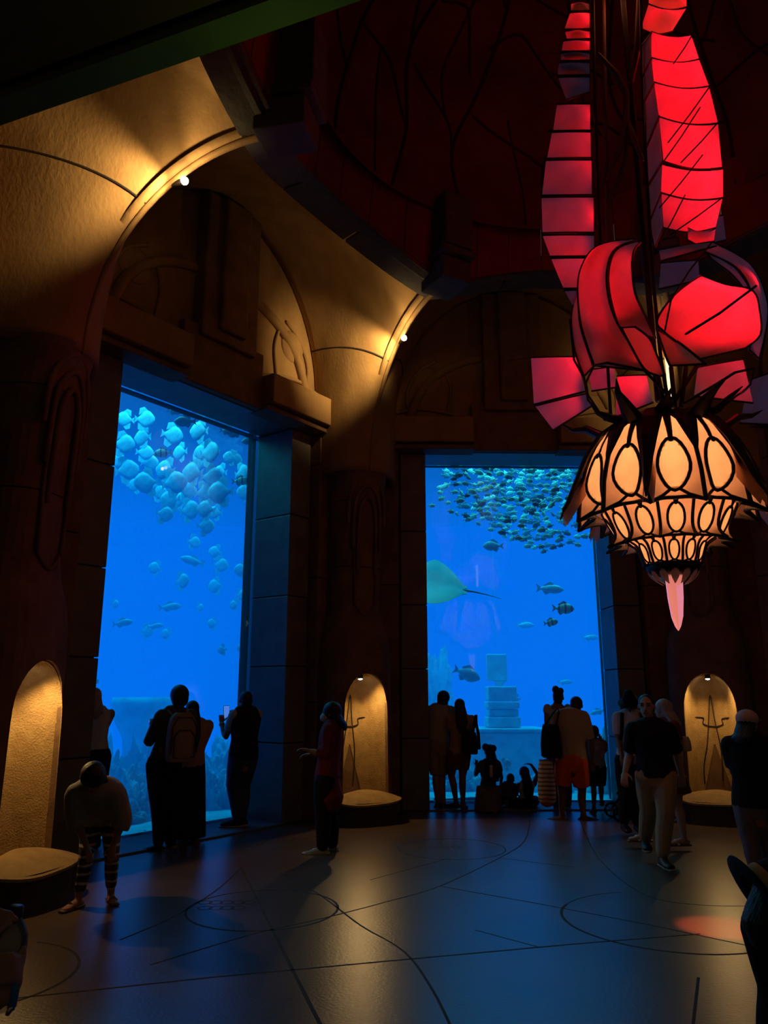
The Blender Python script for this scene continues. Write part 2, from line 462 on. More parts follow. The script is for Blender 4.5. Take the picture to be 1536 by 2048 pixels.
    if fixture:
        fx = empty('groin_lamp', groin(p, R(58))); tag(fx, 'small warm spot lamp on the vault groin above %s' % where, 'lamp')
        g = groin(p, R(58)); t = (groin(p, R(61)) - groin(p, R(55))).normalized(); out = (p.f * t.z - Vector((0, 0, 1)) * t.dot(p.f)).normalized()
        m = MB(); m.tube([g - t * .10 + out * .02, g + out * .07], [.012, .035], 8); m.build('lamp_socket', IRON, fx, smooth=True)
        m = MB(); m.ell(g + t * .04 + out * .085, .042, .042, .042); m.build('bulb', BULB, fx, smooth=True)
        for dr, sz, w_ in ((-t - out * .75 + p.l * .25, 92, 1.0), (-out + t * .2, 160, .10), (t - out * .45 - p.l * .05, 80, .16)):
            l = lamp('groin_lamp_light', 'SPOT', g + t * .03 + out * .20 + p.l * .16, FIXTURE_W * w_ * (.35 if p is PR else 1), (1.0, .66, .26), shadow_soft_size=.025, spot_size=R(sz), spot_blend=.9)
            l.rotation_euler = dr.to_track_quat('-Z', 'Y').to_euler()
    # column carving: nested pointed arches and a tall hollow
    for k in range(3):
        hw = .30 - .075 * k; zt = 4.95 - .17 * k
        pts = [(-hw, zt - .75 - .2 * k), (-hw * .95, zt - .35), (-hw * .6, zt - .1), (0, zt), (hw * .6, zt - .1), (hw * .95, zt - .35), (hw, zt - .75 - .2 * k)]
        m = MB(); m.tube([p.w(x, -.245 - .55 * abs(x) ** 1.9 - .04 * (4.95 - z), z) for x, z in smooth_px(pts, 4)], .03, 6)
        m.build('carved_arch', STONE2, pr, smooth=True)
    for sg in (-1, 1):
        m = MB(); m.tube([p.w(sg * .17, -.35, 3.0), p.w(sg * .19, -.345, 3.7), p.w(sg * .16, -.33, 4.3), p.w(0, -.30, 4.62)], .022, 6)
        m.build('carved_flute', STONE2, pr, smooth=True)
    m = MB(); m.tube([p.w(x, -.345 - .6 * abs(x) ** 1.9, 3.0 - .16 * math.cos(x / .17 * math.pi / 2)) for x in [-.17 + .034 * i for i in range(11)]], .022, 6)
    m.build('carved_flute', STONE2, pr, smooth=True)
    # joint lines around the pier
    for z, hw, d in ((3.55, .42, -.34), (4.55, .427, -.285)):
        m = MB(); m.tube([p.w(-(hw + .001) * math.copysign(abs(math.cos(math.pi * k / 16)) ** .75, math.cos(math.pi * k / 16)), d - .5 + .501 * math.sin(math.pi * k / 16) ** .75, z) for k in range(17)], .007, 5)
        m.build('joint_line', JOINT, pr)
    # groin rib
    m = MB(); m.tube([groin(p, R(a)) for a in range(0, 92, 5)], [(.022 + .02 * (a / 90)) for a in range(0, 92, 5)], 8)
    m.build('groin_rib', STONE, pr, smooth=True)
    # corbel block on the ring of the dome
    e = groin(p, R(90))
    for (w_, d0, d1, z0, z1) in ((.46, -.12, .42, -.10, .22), (.52, -.06, .5, .24, .34), (.44, 0, .5, .36, 1.15)):
        m = MB(); m.prism([p.w(sx * w_ / 2, 1.7 + dd, 0) for sx, dd in ((-1, d0), (1, d0), (1, d1), (-1, d1))], e.z + z0, e.z + z1)
        m.build('corbel_block', GREY, pr, bevel=.02)
    return pr
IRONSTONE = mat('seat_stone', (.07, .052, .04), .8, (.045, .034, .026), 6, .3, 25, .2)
make_pier(PL, 'carved stone pier with a lit niche at the left edge', seat_label='dark stone seat with pale wavy top in the niche at the left edge', where='the left pier')
make_pier(PM, 'carved stone pier with a lit niche between the two aquarium windows', seat_label='dark stone seat with pale wavy top between the two aquarium windows', where='the pier between the two windows')
make_pier(PR, 'carved stone pier with a lit niche below the chandelier', seat_label='dark stone seat with pale wavy top behind the person in the pink cap', where='the pier behind the chandelier')
make_pier(PW, 'dark stone pier beside the entrance beam', niche=False, fixture=False)
make_pier(PE, 'dark stone pier beyond the right edge', niche=False, fixture=False)

ZC = 7.62
def ring_pt(p, q, s):
    a = groin(p, R(90)); b = groin(q, R(90)); m = (a + b) / 2
    t = (b - a); out = Vector((m.x - CEN.x, m.y - CEN.y, 0)).normalized()
    x = a.lerp(b, s); return x + out * (.55 * 4 * s * (1 - s)) + Vector((0, 0, (ZC - a.z) * math.sin(math.pi * s)))
def vault(name, p, q, bay, label):
    """p: pier on the left seen from the hall, q: pier on the right"""
    def arch(u):      # u 0..1 over the arch at the wall
        e = u if u <= .5 else 1 - u; sg = -1 if u <= .5 else 1
        if e < .12: return bay.w(sg * 2.0, .0, 5.0 + 1.2 * e / .12)
        a = (e - .12) / .38 * math.pi / 2
        return bay.w(sg * 2.0 * math.cos(a), .0, 6.2 + 2.4 * math.sin(a))
    U0 = .40
    def front(u):
        if u < U0: return groin(p, u / U0 * math.pi / 2)
        if u > 1 - U0: return groin(q, (1 - u) / U0 * math.pi / 2)
        return ring_pt(p, q, (u - U0) / (1 - 2 * U0))
    def fn(u, v):
        a = arch(u); g = front(u); e = min(u, 1 - u)
        pier = p if u <= .5 else q; side = -1 if u <= .5 else 1
        w = max(0, 1 - e / U0) ** 1.0
        lat = -.44 if u <= .5 else .44
        k = pier.w(lat, -.12 + 1.9 * (1 - math.cos(min(e / U0, 1) * math.pi / 2)) * .55, 0); k.z = g.z * .5 + a.z * .5
        # leaning hollow curve from the wall to the groin
        ctl = ((a + g) / 2).lerp(k, .25 + .72 * w) + Vector((0, 0, .35 * (1 - w)))
        return a * (1 - v) ** 2 + ctl * (2 * v * (1 - v)) + g * v ** 2
    m = MB(); m.grid(fn, 80, 20)
    o = tag(m.build(name, STONE, smooth=True), label, kind='structure')
    md = o.modifiers.new('solid', 'SOLIDIFY'); md.thickness = .12
    ins = sum((pl.normal.dot(Vector((CEN.x, CEN.y, 5.0)) - pl.center) for pl in o.data.polygons)); md.offset = -1 if ins > 0 else 1
    # scored joint at lamp height and lip of the ring
    for u in (.205, .795):
        m = MB(); m.tube([fn(u, v / 14) - (fn(u, v / 14) - Vector((CEN.x, CEN.y, 5.5))).normalized() * .004 for v in range(15)], .013, 6)
        m.build('vault_joint', JOINT, o)
    m = MB(); m.tube([ring_pt(p, q, s / 16) + Vector((0, 0, .06)) for s in range(17)], [(.13, .09)] * 17, 8); m.build('ring_lip', GREY, o, smooth=False)
    def sec(s):
        b = ring_pt(p, q, s); i = Vector((CEN.x - b.x, CEN.y - b.y, 0)).normalized()
        return b, i
    for k in range(3):
        m = MB()
        def lipf(u, v, k=k):
            b, i = sec((k + .02 + .96 * u) / 3); return b - i * .30 + i * (.42 * v) + Vector((0, 0, -.03 + .05 * v))
        m.grid(lipf, 6, 2); m.build('ring_panel', GREY, o, solid=.05)
    # drum panels above the ring
    for k in range(6):
        m = MB()
        def drum(u, v, k=k):
            b, i = sec((k + .015 + .97 * u) / 6); return b + i * (.10 + .12 * v) + Vector((0, 0, (8.55 - b.z) * v))
        m.grid(drum, 3, 2); m.build('drum_panel', REDP2, o, solid=.04)
    return o
vault('ceiling_left', PL, PM, BL, 'groined vault over the left aquarium window')
vault('ceiling_back', PM, PR, BR, 'groined vault over the right aquarium window')
vault('ceiling_right', PR, PE, BE, 'groined vault over the bay at the right edge')
vault('ceiling_near', PW, PL, BW, 'groined vault lit by the lamp on the left pier')

# dome with branching lead lines
DR = 3.0; DC = Vector((2.35, 6.55, 8.3))
def dome_pt(a, e, r=1.0):
    k = r
    return DC + Vector((DR * 1.06 * k * math.cos(R(e)) * math.cos(R(a)), DR * 1.06 * k * math.cos(R(e)) * math.sin(R(a)), 3.0 * k * math.sin(R(e))))
m = MB(); m.grid(lambda u, v: dome_pt(360 * u, -3 + 92.9 * v), 72, 24)
dome = tag(m.build('ceiling_dome', REDP, smooth=True), 'dark red painted dome with branching black lines', kind='structure')
rnd = random.Random(5)
def dome_line(pts, r=.018):
    m = MB(); m.tube([dome_pt(a, e, .996) for a, e in smooth_px(pts, 5)], r, 6); m.build('dome_line', LEADM, dome)
for k in range(16):
    a0 = 22.5 * k
    w = [rnd.uniform(-5, 5) for _ in range(6)]
    dome_line([(a0, -2), (a0 + w[0], 15), (a0 + 4 * math.sin(k) + w[1], 32), (a0 + w[2], 50), (a0 + w[3], 66), (a0, 84)], .022)
    dome_line([(a0 + w[0], 15), (a0 + 8, 22 + w[4]), (a0 + 22.5, 28 + w[5])], .016)
    dome_line([(a0 + w[1], 34), (a0 + 12, 42 + w[3]), (a0 + 22.5, 40 + w[0])], .016)
    dome_line([(a0 + w[2], 50), (a0 + 11, 57 + w[4]), (a0 + 22.5, 55)], .014)
    if k % 2: dome_line([(a0 + 8, 22), (a0 + 13, 32), (a0 + 12, 42), (a0 + 11, 57)], .014)
    else: dome_line([(a0 + 6, -2), (a0 + 7, 10), (a0 + 12, 26)], .012)

# entrance beam above the camera
m = MB(); b0 = Vector((-1.62, 2.75, 0)); bd = Vector((.931, -.364, 0)); bn = Vector((-.364, -.931, 0))
def beam(x0, x1, d0, d1, z0, z1, mt, name, label):
    m = MB(); m.prism([b0 + bd * x0 + bn * d0, b0 + bd * x1 + bn * d0, b0 + bd * x1 + bn * d1, b0 + bd * x0 + bn * d1], z0, z1)
    return tag(m.build(name, mt), label, kind='structure')
beam(-3.5, 4.2, 0, .115, 4.0, 4.5, BEAM_TINT, 'trim_3', 'beam coloured as if lit green across the top left corner')
beam(-3.5, 4.2, .115, .15, 4.05, 4.5, JOINT, 'trim_4', 'dark gap behind the green tinted beam')
beam(-3.5, 4.2, .15, 5.0, 4.03, 4.5, DARKC, 'ceiling_corridor', 'dark brown corridor ceiling in the top left corner')
lamp('beam_light', 'POINT', b0 + bd * 1.35 + bn * -.15 + Vector((0, 0, 3.55)), .9, (.55, 1, .1), shadow_soft_size=.1)

# ------------------------------------------------------------------ aquarium
glassm = glass_mat('tank_glass', 1.33)
for i, (b, lb) in enumerate(((BL, 'tall blue aquarium window left of the middle pier'), (BR, 'tall blue aquarium window right of the middle pier'))):
    w_ = empty('window_%d' % (i + 1), b.c); tag(w_, lb, kind='structure')
    m = MB(); wbox(m, b, -HALF - .02, HALF + .02, REV + .06, REV + .12, .0, TOPZ + .02); m.build('pane', glassm, w_)
def wm():
    m = bpy.data.materials.new('tank_water'); m.use_nodes = True; nt = m.node_tree
    nt.nodes.remove(nt.nodes['Principled BSDF'])
    a = nt.nodes.new('ShaderNodeVolumeAbsorption'); mx = max(WATER_ABS)
    # absorption coefficient = density * (1 - colour)
    a.inputs['Density'].default_value = 1.0; a.inputs['Color'].default_value = (1 - WATER_ABS[0], 1 - WATER_ABS[1], 1 - WATER_ABS[2], 1)
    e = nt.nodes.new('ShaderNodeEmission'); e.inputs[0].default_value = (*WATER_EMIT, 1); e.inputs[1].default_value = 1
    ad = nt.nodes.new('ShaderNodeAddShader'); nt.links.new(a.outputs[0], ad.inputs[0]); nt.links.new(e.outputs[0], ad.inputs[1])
    nt.links.new(ad.outputs[0], nt.nodes['Material Output'].inputs['Volume'])
    m.cycles.homogeneous_volume = True
    return m
gl = REV + .125
A = BL.w(-4.5, gl, 0); B = BR.w(7, gl, 0)
# meeting point of the two glass lines
t1, t2 = BL.t, BR.t; d = BR.w(0, gl, 0) - BL.w(0, gl, 0)
k = (d.x * t2.y - d.y * t2.x) / (t1.x * t2.y - t1.y * t2.x); J = BL.w(0, gl, 0) + t1 * k
poly = [A, J, B, Vector((11, 27, 0)), Vector((-13, 27, 0)), Vector((-14, 11, 0))]
m = MB(); m.prism(poly, -.03, 7.45)
water = tag(m.build('tank_water', wm()), 'clear deep blue water filling the tank behind both windows', 'water', kind='stuff')
TANKW = mat('tank_wall', (.05, .2, .5), .9)
m = MB(); m.prism([Vector((12, 27.3, 0)), Vector((12, 27.1, 0)), Vector((-14, 27.1, 0)), Vector((-14, 27.3, 0))], -.1, 7.6); tag(m.build('wall_tank', TANKW), 'far blue wall of the tank behind the windows', kind='structure')
m = MB(); m.prism([Vector((-14.2, 11, 0)), Vector((-13.1, 27.2, 0)), Vector((-13.5, 27.3, 0)), Vector((-14.6, 11, 0))], -.1, 7.6); tag(m.build('wall_tank_side', TANKW), 'far blue side wall of the tank', kind='structure')
SANDM = mat('tank_sand', (.62, .66, .60), .9, (.45, .5, .46), 3, .4, 12)
m = MB(); rr = random.Random(3)
def sand(u, v):
    x = -14 + 26 * u; y = 8 + 19.2 * v
    pt = Vector((x, y, 0)); e = max((pt - BL.c).dot(BL.n), (pt - BR.c).dot(BR.n)) - gl
    return Vector((x, y, -.012 if e < .02 else .03 + .1 * noise.noise(Vector((x * .4, y * .4, 0))) + .05 * noise.noise(Vector((x * 1.5, y * 1.5, 3)))))
# keep the sand behind the glass lines
def behind(pt, marg=.16): return (pt - BL.c).dot(BL.n) > gl + marg or (pt - BR.c).dot(BR.n) > gl + marg
NU, NV = 130, 100
ids = {}; vs = []; fs = []
for i in range(NU):
    for j in range(NV):
        q = [sand(i / NU, j / NV), sand((i + 1) / NU, j / NV), sand((i + 1) / NU, (j + 1) / NV), sand(i / NU, (j + 1) / NV)]
        if all(behind(x, -.14) for x in q):
            f = []
            for (a, b), x in zip(((i, j), (i + 1, j), (i + 1, j + 1), (i, j + 1)), q):
                if (a, b) not in ids: ids[(a, b)] = len(vs); vs.append(x)
                f.append(ids[(a, b)])
            fs.append(tuple(f))
m.add(vs, fs)
for b in (BL, BR): m.grid(lambda u, v: b.w(-1.75 + 3.5 * u, gl + .01 + .55 * v, .045 + .05 * v * noise.noise(Vector((u * 6, v * 2, 1)))), 30, 5)
tag(m.build('floor_tank', SANDM, smooth=True), 'pale sand on the bottom of the tank', kind='structure')

# ------------------------------------------------------------------ chandelier
CY = 6.7
AXP = P(1357, 1262, CY); AX = Vector((AXP.x, CY, 0))
FR = -Vector((AX.x, AX.y, 0)).normalized(); RT = Vector((-FR.y, FR.x, 0))
CH = empty('chandelier', Vector((AX.x, AX.y, AXP.z)))
tag(CH, 'huge hanging chandelier of red sails above a glowing spiked orange shell', 'chandelier')
SHELL = cloth_lit('amber_shell', (.50, .28, .18), (.90, .56, .38), scale=5, t=.75, dark=.72)
OVAL = cloth_lit('amber_oval', (.62, .40, .24), (1.0, .78, .52), scale=7, t=.8, dark=.85)
SAIL = cloth_lit('sail_cloth', (.42, .31, .26), (.75, .62, .55), scale=5, t=.5, dark=.75)
BROWNW = mat('strut_brown', (.16, .06, .045), .6)
def cp(th, r, z): return AX + FR * (r * math.cos(R(th))) + RT * (r * math.sin(R(th))) + Vector((0, 0, z))
def prof(pr, s):
    s = max(0, min(1, s)) * (len(pr) - 1); i = min(int(s), len(pr) - 2); q = smooth_px(pr[max(i - 1, 0):i + 3], 8)
    base = 0 if i == 0 else 8
    x = base + (s - i) * 8; j = min(int(x), len(q) - 2); return q[j].lerp(q[j + 1], x - j)
NS = 12
def tier(pr, off, oc, orx, ory, lw, name, scal=.0, flare=.0):
    def sp(th, s, out=0.0):
        ph = ((th - off) % (360 / NS)) / (360 / NS)          # 0..1 across a panel, .5 = its middle
        e = abs(ph - .5) * 2
        r, z = prof(pr, s)
        z -= scal * e ** 3 * s ** 3; r += flare * e ** 2 * s ** 3
        return cp(th, r + out, z)
    for k in range(NS):
        t0 = off + k * 30; mid = t0 + 15
        m = MB(); ng = 28; m.grid(lambda u, v: sp(t0 + .3 + 29.4 * u, v), ng, ng)
        def inov(i, j): return ((.3 + 29.4 * i / ng - 15) / (orx * 1.05)) ** 2 + ((j / ng - oc) / (ory * 1.05)) ** 2 < 1
        m.f = [f for f, (i, j) in zip(m.f, [(i, j) for i in range(ng) for j in range(ng)]) if not all(inov(a, b) for a, b in ((i, j), (i + 1, j), (i + 1, j + 1), (i, j + 1)))]
        pn = m.build('shell_panel', SHELL, CH, smooth=True)
        m = MB(); ring = [(orx * math.cos(2 * math.pi * i / 20), ory * math.sin(2 * math.pi * i / 20)) for i in range(20)]
        vs = [sp(mid, oc, .014)]; fs = []
        for q in (.5, 1.0):
            for a, b in ring: vs.append(sp(mid + a * q, oc + b * q, .014 - .004 * q))
        fs += [(0, 1 + i, 1 + (i + 1) % 20) for i in range(20)]
        fs += [(1 + i, 21 + i, 21 + (i + 1) % 20, 1 + (i + 1) % 20) for i in range(20)]
        m.add(vs, fs); m.build('oval_pane', OVAL, pn, smooth=True)
        m = MB(); pts = [sp(mid + a * 1.06, oc + b * 1.06, .012) for a, b in ring]; pts.append(pts[0]); pts.append(pts[1])
        m.tube(pts, lw, 6, dome=False); m.build('oval_frame', IRON, pn, smooth=True)
        m = MB(); m.tube([sp(t0, v / 8, .008) for v in range(9)], [lw * 1.3] * 9, 6); m.build('seam', IRON, pn, smooth=True)
        m = MB(); m.tube([sp(t0 + 30 * v / 10, 1.0, .004) for v in range(11)], lw * 1.1, 6); m.build('hem', IRON, pn, smooth=True)
        # iron stem above and point below the oval, and the curved struts beside it
        m = MB(); m.tube([sp(mid, oc - ory * .95, .014), sp(mid, (oc - ory) * .5, .014), sp(mid, 0.0, .012)], [(lw * 1.2, lw * .6), (lw * 2.2, lw * .7), (lw * 3.6, lw)], 6, lat=RT * math.cos(R(mid)) - FR * math.sin(R(mid))); m.build('oval_stem', IRON, pn, smooth=True)
        for sg in (-1, 1):
            m = MB(); m.tube([sp(mid + sg * orx * .3, oc + ory * 1.0, .010), sp(mid + sg * orx * .9, oc + ory * 1.25, .010), sp(mid + sg * 14.4, 1.0, .008)], lw * .9, 6); m.build('strut', IRON, pn, smooth=True)
    return sp
T1 = [(.30, 4.16), (.47, 4.06), (.62, 3.86), (.69, 3.62), (.69, 3.45), (.63, 3.27)]
T2 = [(.56, 3.30), (.52, 3.22), (.47, 3.13), (.43, 3.06), (.42, 3.00)]
T3 = [(.36, 3.03), (.30, 2.99), (.265, 2.93), (.24, 2.86), (.21, 2.81)]
tier(T1, -9, .70, 9.4, .215, .015, 'upper', .06, .17)
tier(T2, -8, .52, 7.6, .34, .011, 'middle', .03, .13)
tier(T3, -10, .58, 8.2, .30, .009, 'lower', .0, .02)
# claws between the panels
for k in range(6):
    th = -9 + 60 * k
    m = MB(); lat = RT * math.cos(R(th)) - FR * math.sin(R(th))
    m.tube([cp(th, .36, 4.14), cp(th, .56, 4.0), cp(th, .70, 3.80), cp(th, .80, 3.58), cp(th, .90, 3.36), cp(th, .97, 3.22)],
           [(.10, .03), (.11, .03), (.085, .03), (.05, .025), (.03, .02), (.008, .008)], 6, lat=lat, dome=False)
    c = m.build('claw', IRON, CH, smooth=False)
    m = MB(); m.grid(lambda u, v: cp(th + (v - .5) * 8 * (1 - .3 * u), .68 + .24 * u + .03 * math.sin(math.pi * v), 3.68 - .36 * u - .16 * abs(v - .5) * 2), 6, 6); m.build('claw_web', SHELL, c, smooth=True)
for k in range(12):
    th = 6 + 30 * k; lat = RT * math.cos(R(th)) - FR * math.sin(R(th)); r0 = .36 + .14 * (k % 2)
    m = MB(); m.tube([cp(th, r0, 4.12 - .1 * (k % 2)), cp(th, r0 + .16, 4.13), cp(th, r0 + .28, 4.13 + .04 * (k % 3)), cp(th + 3, r0 + .38, 4.19 + .05 * (k % 3))],
                     [(.10, .03), (.06, .03), (.03, .02), (.004, .004)], 6, lat=lat, dome=False); m.build('crown_spike', IRON, CH)
    m = MB(); m.tube([cp(th + 15, .42, 4.10), cp(th + 15, .58, 3.96), cp(th + 15, .69, 3.74), cp(th + 15, .74, 3.62)], [(.13, .012), (.09, .014), (.04, .014), (.004, .006)], 6, lat=RT * math.cos(R(th + 15)) - FR * math.sin(R(th + 15)), dome=False); m.build('crown_leaf', IRON, CH)
m = MB(); m.grid(lambda u, v: cp(360 * u, .03 + .30 * v, 4.24 - .08 * v * v), 32, 3); m.build('crown_plate', IRON, CH)
# bottom cup of leaves and the crystal
m = MB(); m.rings([[cp(360 * i / 24, r, z) for i in range(24)] for r, z in ((.215, 2.83), (.225, 2.78), (.20, 2.74), (.13, 2.72))]); m.build('cup_ring', IRON, CH, smooth=True)
for k in range(12):
    th = 30 * k + 5
    m = MB(); m.grid(lambda u, v: cp(th + (v - .5) * 22 * math.sin(math.pi * (.12 + .8 * u)), .205 - .11 * u * u + .012 * math.sin(math.pi * v), 2.76 - .12 * u), 6, 4); m.build('cup_leaf', OVAL, CH, smooth=True)
cm = bpy.data.materials.new('pendant_crystal'); cm.use_nodes = True; b = cm.node_tree.nodes['Principled BSDF']
b.inputs['Base Color'].default_value = (1, .72, .66, 1); b.inputs['Transmission Weight'].default_value = .55; b.inputs['Roughness'].default_value = .18; b.inputs['IOR'].default_value = 1.3
b.inputs['Subsurface Weight'].default_value = 0; b.inputs['Emission Color'].default_value = (1, .30, .22, 1); b.inputs['Emission Strength'].default_value = .38  # emission stands in for the lamp light inside the crystal
m = MB(); m.rings([[cp(60 * i + 10, r, z) for i in range(6)] for r, z in ((.075, 2.78), (.078, 2.70), (.070, 2.52), (.052, 2.36), (.028, 2.28), (.004, 2.24))]); m.build('crystal', cm, CH)
for k, (z, r) in enumerate(((3.75, .0), (3.75, .3), (3.75, .3), (3.75, .3), (3.2, 0), (2.95, 0))):
    w = [1.6, 1.2, 1.2, 1.2, .55, .22][k] * SHELL_W * .2
    lamp('shell_lamp', 'POINT', cp(120 * k, r, z), w, (1.0, .46, .20), shadow_soft_size=.08)
lamp('cup_lamp', 'POINT', cp(0, 0, 2.79), .5, (1.0, .56, .3), shadow_soft_size=.04)

def Q(px, py, dy): return P(px, py, CY + dy)
def sail(tl, tr, br, bl, dy=(0, 0, 0, 0), bulge=.04, sag=0, edge=True, name='sail_panel', mt=None, n=8):
    c = [Q(*p, d) for p, d in zip((tl, tr, br, bl), dy)]
    def f(u, v):
        p = (c[0] * (1 - u) + c[1] * u) * (1 - v) + (c[3] * (1 - u) + c[2] * u) * v
        return p + FR * bulge * math.sin(math.pi * u) * math.sin(math.pi * v) * 2 - Vector((0, 0, sag * math.sin(math.pi * u)))
    m = MB(); m.grid(f, n, n); s = m.build(name, mt or SAIL, CH, smooth=True)
    if edge:
        for v in (0, 1):
            m = MB(); m.tube([f(i / 8, v) for i in range(9)], .006 if sag else .009, 5); m.build('batten', IRON, s)
    return s
def band(lp, rp, dl, dr, bulge=.06, name='sail_band'):
    L = [Q(x, y, d) for (x, y), d in zip(smooth_px(lp, 4), [dl[0] + (dl[1] - dl[0]) * math.sin(math.pi * i / (4 * (len(lp) - 1))) for i in range(4 * (len(lp) - 1) + 1)])]
    Rr = [Q(x, y, d) for (x, y), d in zip(smooth_px(rp, 4), [dr[0] + (dr[1] - dr[0]) * math.sin(math.pi * i / (4 * (len(rp) - 1))) for i in range(4 * (len(rp) - 1) + 1)])]
    def at(c, v):
        x = v * (len(c) - 1); i = min(int(x), len(c) - 2); return c[i].lerp(c[i + 1], x - i)
    def f(u, v): return at(L, v).lerp(at(Rr, v), u) + FR * bulge * math.sin(math.pi * u) * math.sin(math.pi * v)
    m = MB(); m.grid(f, 8, 24); s = m.build(name, SAIL, CH, smooth=True)
    for u in (0, 1):
        m = MB(); m.tube([f(u, i / 20) for i in range(21)], .011, 5); m.build('edge_cord', IRON, s)
    for v in (0, 1):
        m = MB(); m.tube([f(i / 6, v) for i in range(7)], .010, 5); m.build('edge_cord', IRON, s)
    return s
LF = [(-60, -12, 1146, 1144, 1176), (6, 22, 1142, 1142, 1178), (25, 58, 1140, 1129, 1179), (62, 78, 1130, 1134, 1179), (81, 102, 1127, 1123, 1179), (106, 121, 1122, 1122, 1179), (125, 150, 1118, 1115, 1179),
      (208, 261, 1114, 1106, 1180), (264, 316, 1104, 1094, 1181), (320, 390, 1092, 1084, 1183), (394, 465, 1083, 1085, 1187), (470, 512, 1085, 1101, 1188), (516, 576, 1102, 1127, 1190)]
for y0, y1, a, b_, xr in LF: sail((a, y0 + 1), (xr, y0), (xr + .5, y1), (b_, y1 + 1), (0, 0, 0, 0), .03)
sail((1116, 155), (1179, 154), (1179, 185), (1133, 200), bulge=.02)
sail((1129, 581), (1190, 580), (1192, 606), (1146, 612), bulge=.02)
RS = [((1298, -8), (1373, -4), (1373, 14), (1297, 8)), ((1297, 9), (1373, 16), (1344, 63), (1282, 57)), ((1303, 63), (1382, 70), (1398, 118), (1303, 115)), ((1303, 116), (1398, 119), (1418, 172), (1308, 164)),
      ((1308, 165), (1418, 173), (1436, 246), (1318, 233)), ((1318, 234), (1436, 248), (1444, 335), (1327, 322)), ((1322, 328), (1446, 338), (1446, 395), (1322, 385)), ((1323, 387), (1445, 397), (1431, 455), (1327, 455)), ((1376, 456), (1431, 457), (1428, 482), (1376, 480))]
for q in RS: sail(*q, dy=(-.1, -.05, -.05, -.1), bulge=.06, sag=.05, edge=True)
GS = [((1284, 90), (1303, 66), (1303, 116), (1285, 150)), ((1286, 152), (1303, 118), (1308, 165), (1287, 205)), ((1287, 207), (1308, 168), (1318, 232), (1290, 300)), ((1290, 303), (1318, 236), (1325, 322), (1296, 370)), ((1297, 372), (1325, 326), (1322, 385), (1300, 440)), ((1300, 442), (1322, 388), (1326, 455), (1310, 496))]
for q in GS: sail(*q, dy=(-.35, -.1, -.1, -.35), bulge=.02, name='sail_strip')
for (a, b_) in (((1336, 285), (1420, 172)), ((1322, 330), (1400, 215)), ((1362, 325), (1440, 240)), ((1310, 500), (1370, 390)), ((1340, 470), (1445, 395)), ((1315, 420), (1405, 310)), ((1345, 130), (1390, 60))):
    m = MB(); m.tube([Q(*a, -.17), Q((a[0] + b_[0]) / 2 + 2, (a[1] + b_[1]) / 2, -.2), Q(*b_, -.15)], .007, 5); m.build('batten', IRON, CH)
# bulb of curved bands
band([(1153, 579), (1143, 637), (1150, 702), (1168, 753)], [(1157, 583), (1158, 631), (1166, 670), (1187, 733)], (.05, .0), (-.1, -.15), .02)
band([(1266, 479), (1195, 492), (1163, 534), (1156, 586), (1164, 657), (1188, 731)], [(1272, 481), (1230, 498), (1214, 540), (1216, 589), (1230, 637), (1260, 689), (1289, 741)], (-.1, -.15), (-.2, -.55), .10)
band([(1274, 483), (1233, 500), (1218, 540), (1220, 589), (1232, 637), (1240, 655)], [(1281, 486), (1268, 502), (1264, 534), (1270, 586), (1290, 631), (1311, 676)], (-.15, -.45), (-.2, -.6), .05)
band([(1243, 656), (1262, 692), (1289, 738), (1318, 752)], [(1270, 654), (1298, 676), (1312, 706), (1330, 750)], (-.45, -.5), (-.5, -.55), .03)
band([(1402, 552), (1350, 590), (1314, 640), (1328, 664), (1362, 690), (1398, 718)], [(1404, 552), (1450, 570), (1505, 582), (1519, 624), (1520, 670), (1490, 696)], (-.4, -.75), (-.4, -.5), .16, 'billowing_sail')
m = MB(); m.tube([Q(1372, 668, -.76), Q(1440, 626, -.88), Q(1512, 572, -.5)], .011, 6); m.build('batten', IRON, CH)
m = MB(); m.tube([Q(1330, 660, -.75), Q(1342, 600, -.8), Q(1380, 540, -.6), Q(1424, 484, -.35)], .008, 6); m.build('batten', IRON, CH)
band([(1408, 503), (1470, 534), (1500, 579), (1506, 640), (1498, 700)], [(1421, 482), (1499, 527), (1531, 592), (1534, 644), (1518, 718)], (-.1, -.3), (-.05, 0), .03)
band([(1424, 520), (1462, 548), (1485, 575)], [(1412, 505), (1466, 533), (1498, 575)], (-.2, -.25), (-.15, -.2), .02)
sail((1318, 500), (1420, 484), (1432, 492), (1322, 522), (-.2, -.2, -.25, -.25), .03)
sail((1322, 526), (1396, 520), (1400, 560), (1318, 578), (.1, .1, .1, .1), .02)
band([(1313, 657), (1330, 708), (1340, 731)], [(1318, 660), (1363, 689), (1411, 728)], (-.55, -.6), (-.6, -.65), .02)
sail((1062, 715), (1153, 713), (1170, 783), (1068, 809), (-.1, .05, .05, -.1), .03)
sail((1070, 812), (1172, 787), (1184, 812), (1107, 860), (-.1, .05, .05, -.1), .02)
sail((1395, 735), (1486, 718), (1506, 806), (1388, 792), (-.1, -.1, -.1, -.1), .05)
sail((1498, 760), (1552, 742), (1556, 850), (1480, 846), (.1, .15, .15, .1), .03)
sail((1235, 752), (1293, 750), (1306, 805), (1231, 834), (.15, .15, .15, .15), .03)
sail((1176, 740), (1228, 733), (1230, 775), (1184, 782), (.2, .2, .2, .2), .02)
sail((1400, 440), (1446, 430), (1452, 480), (1405, 492), (.25, .25, .25, .25), .02)
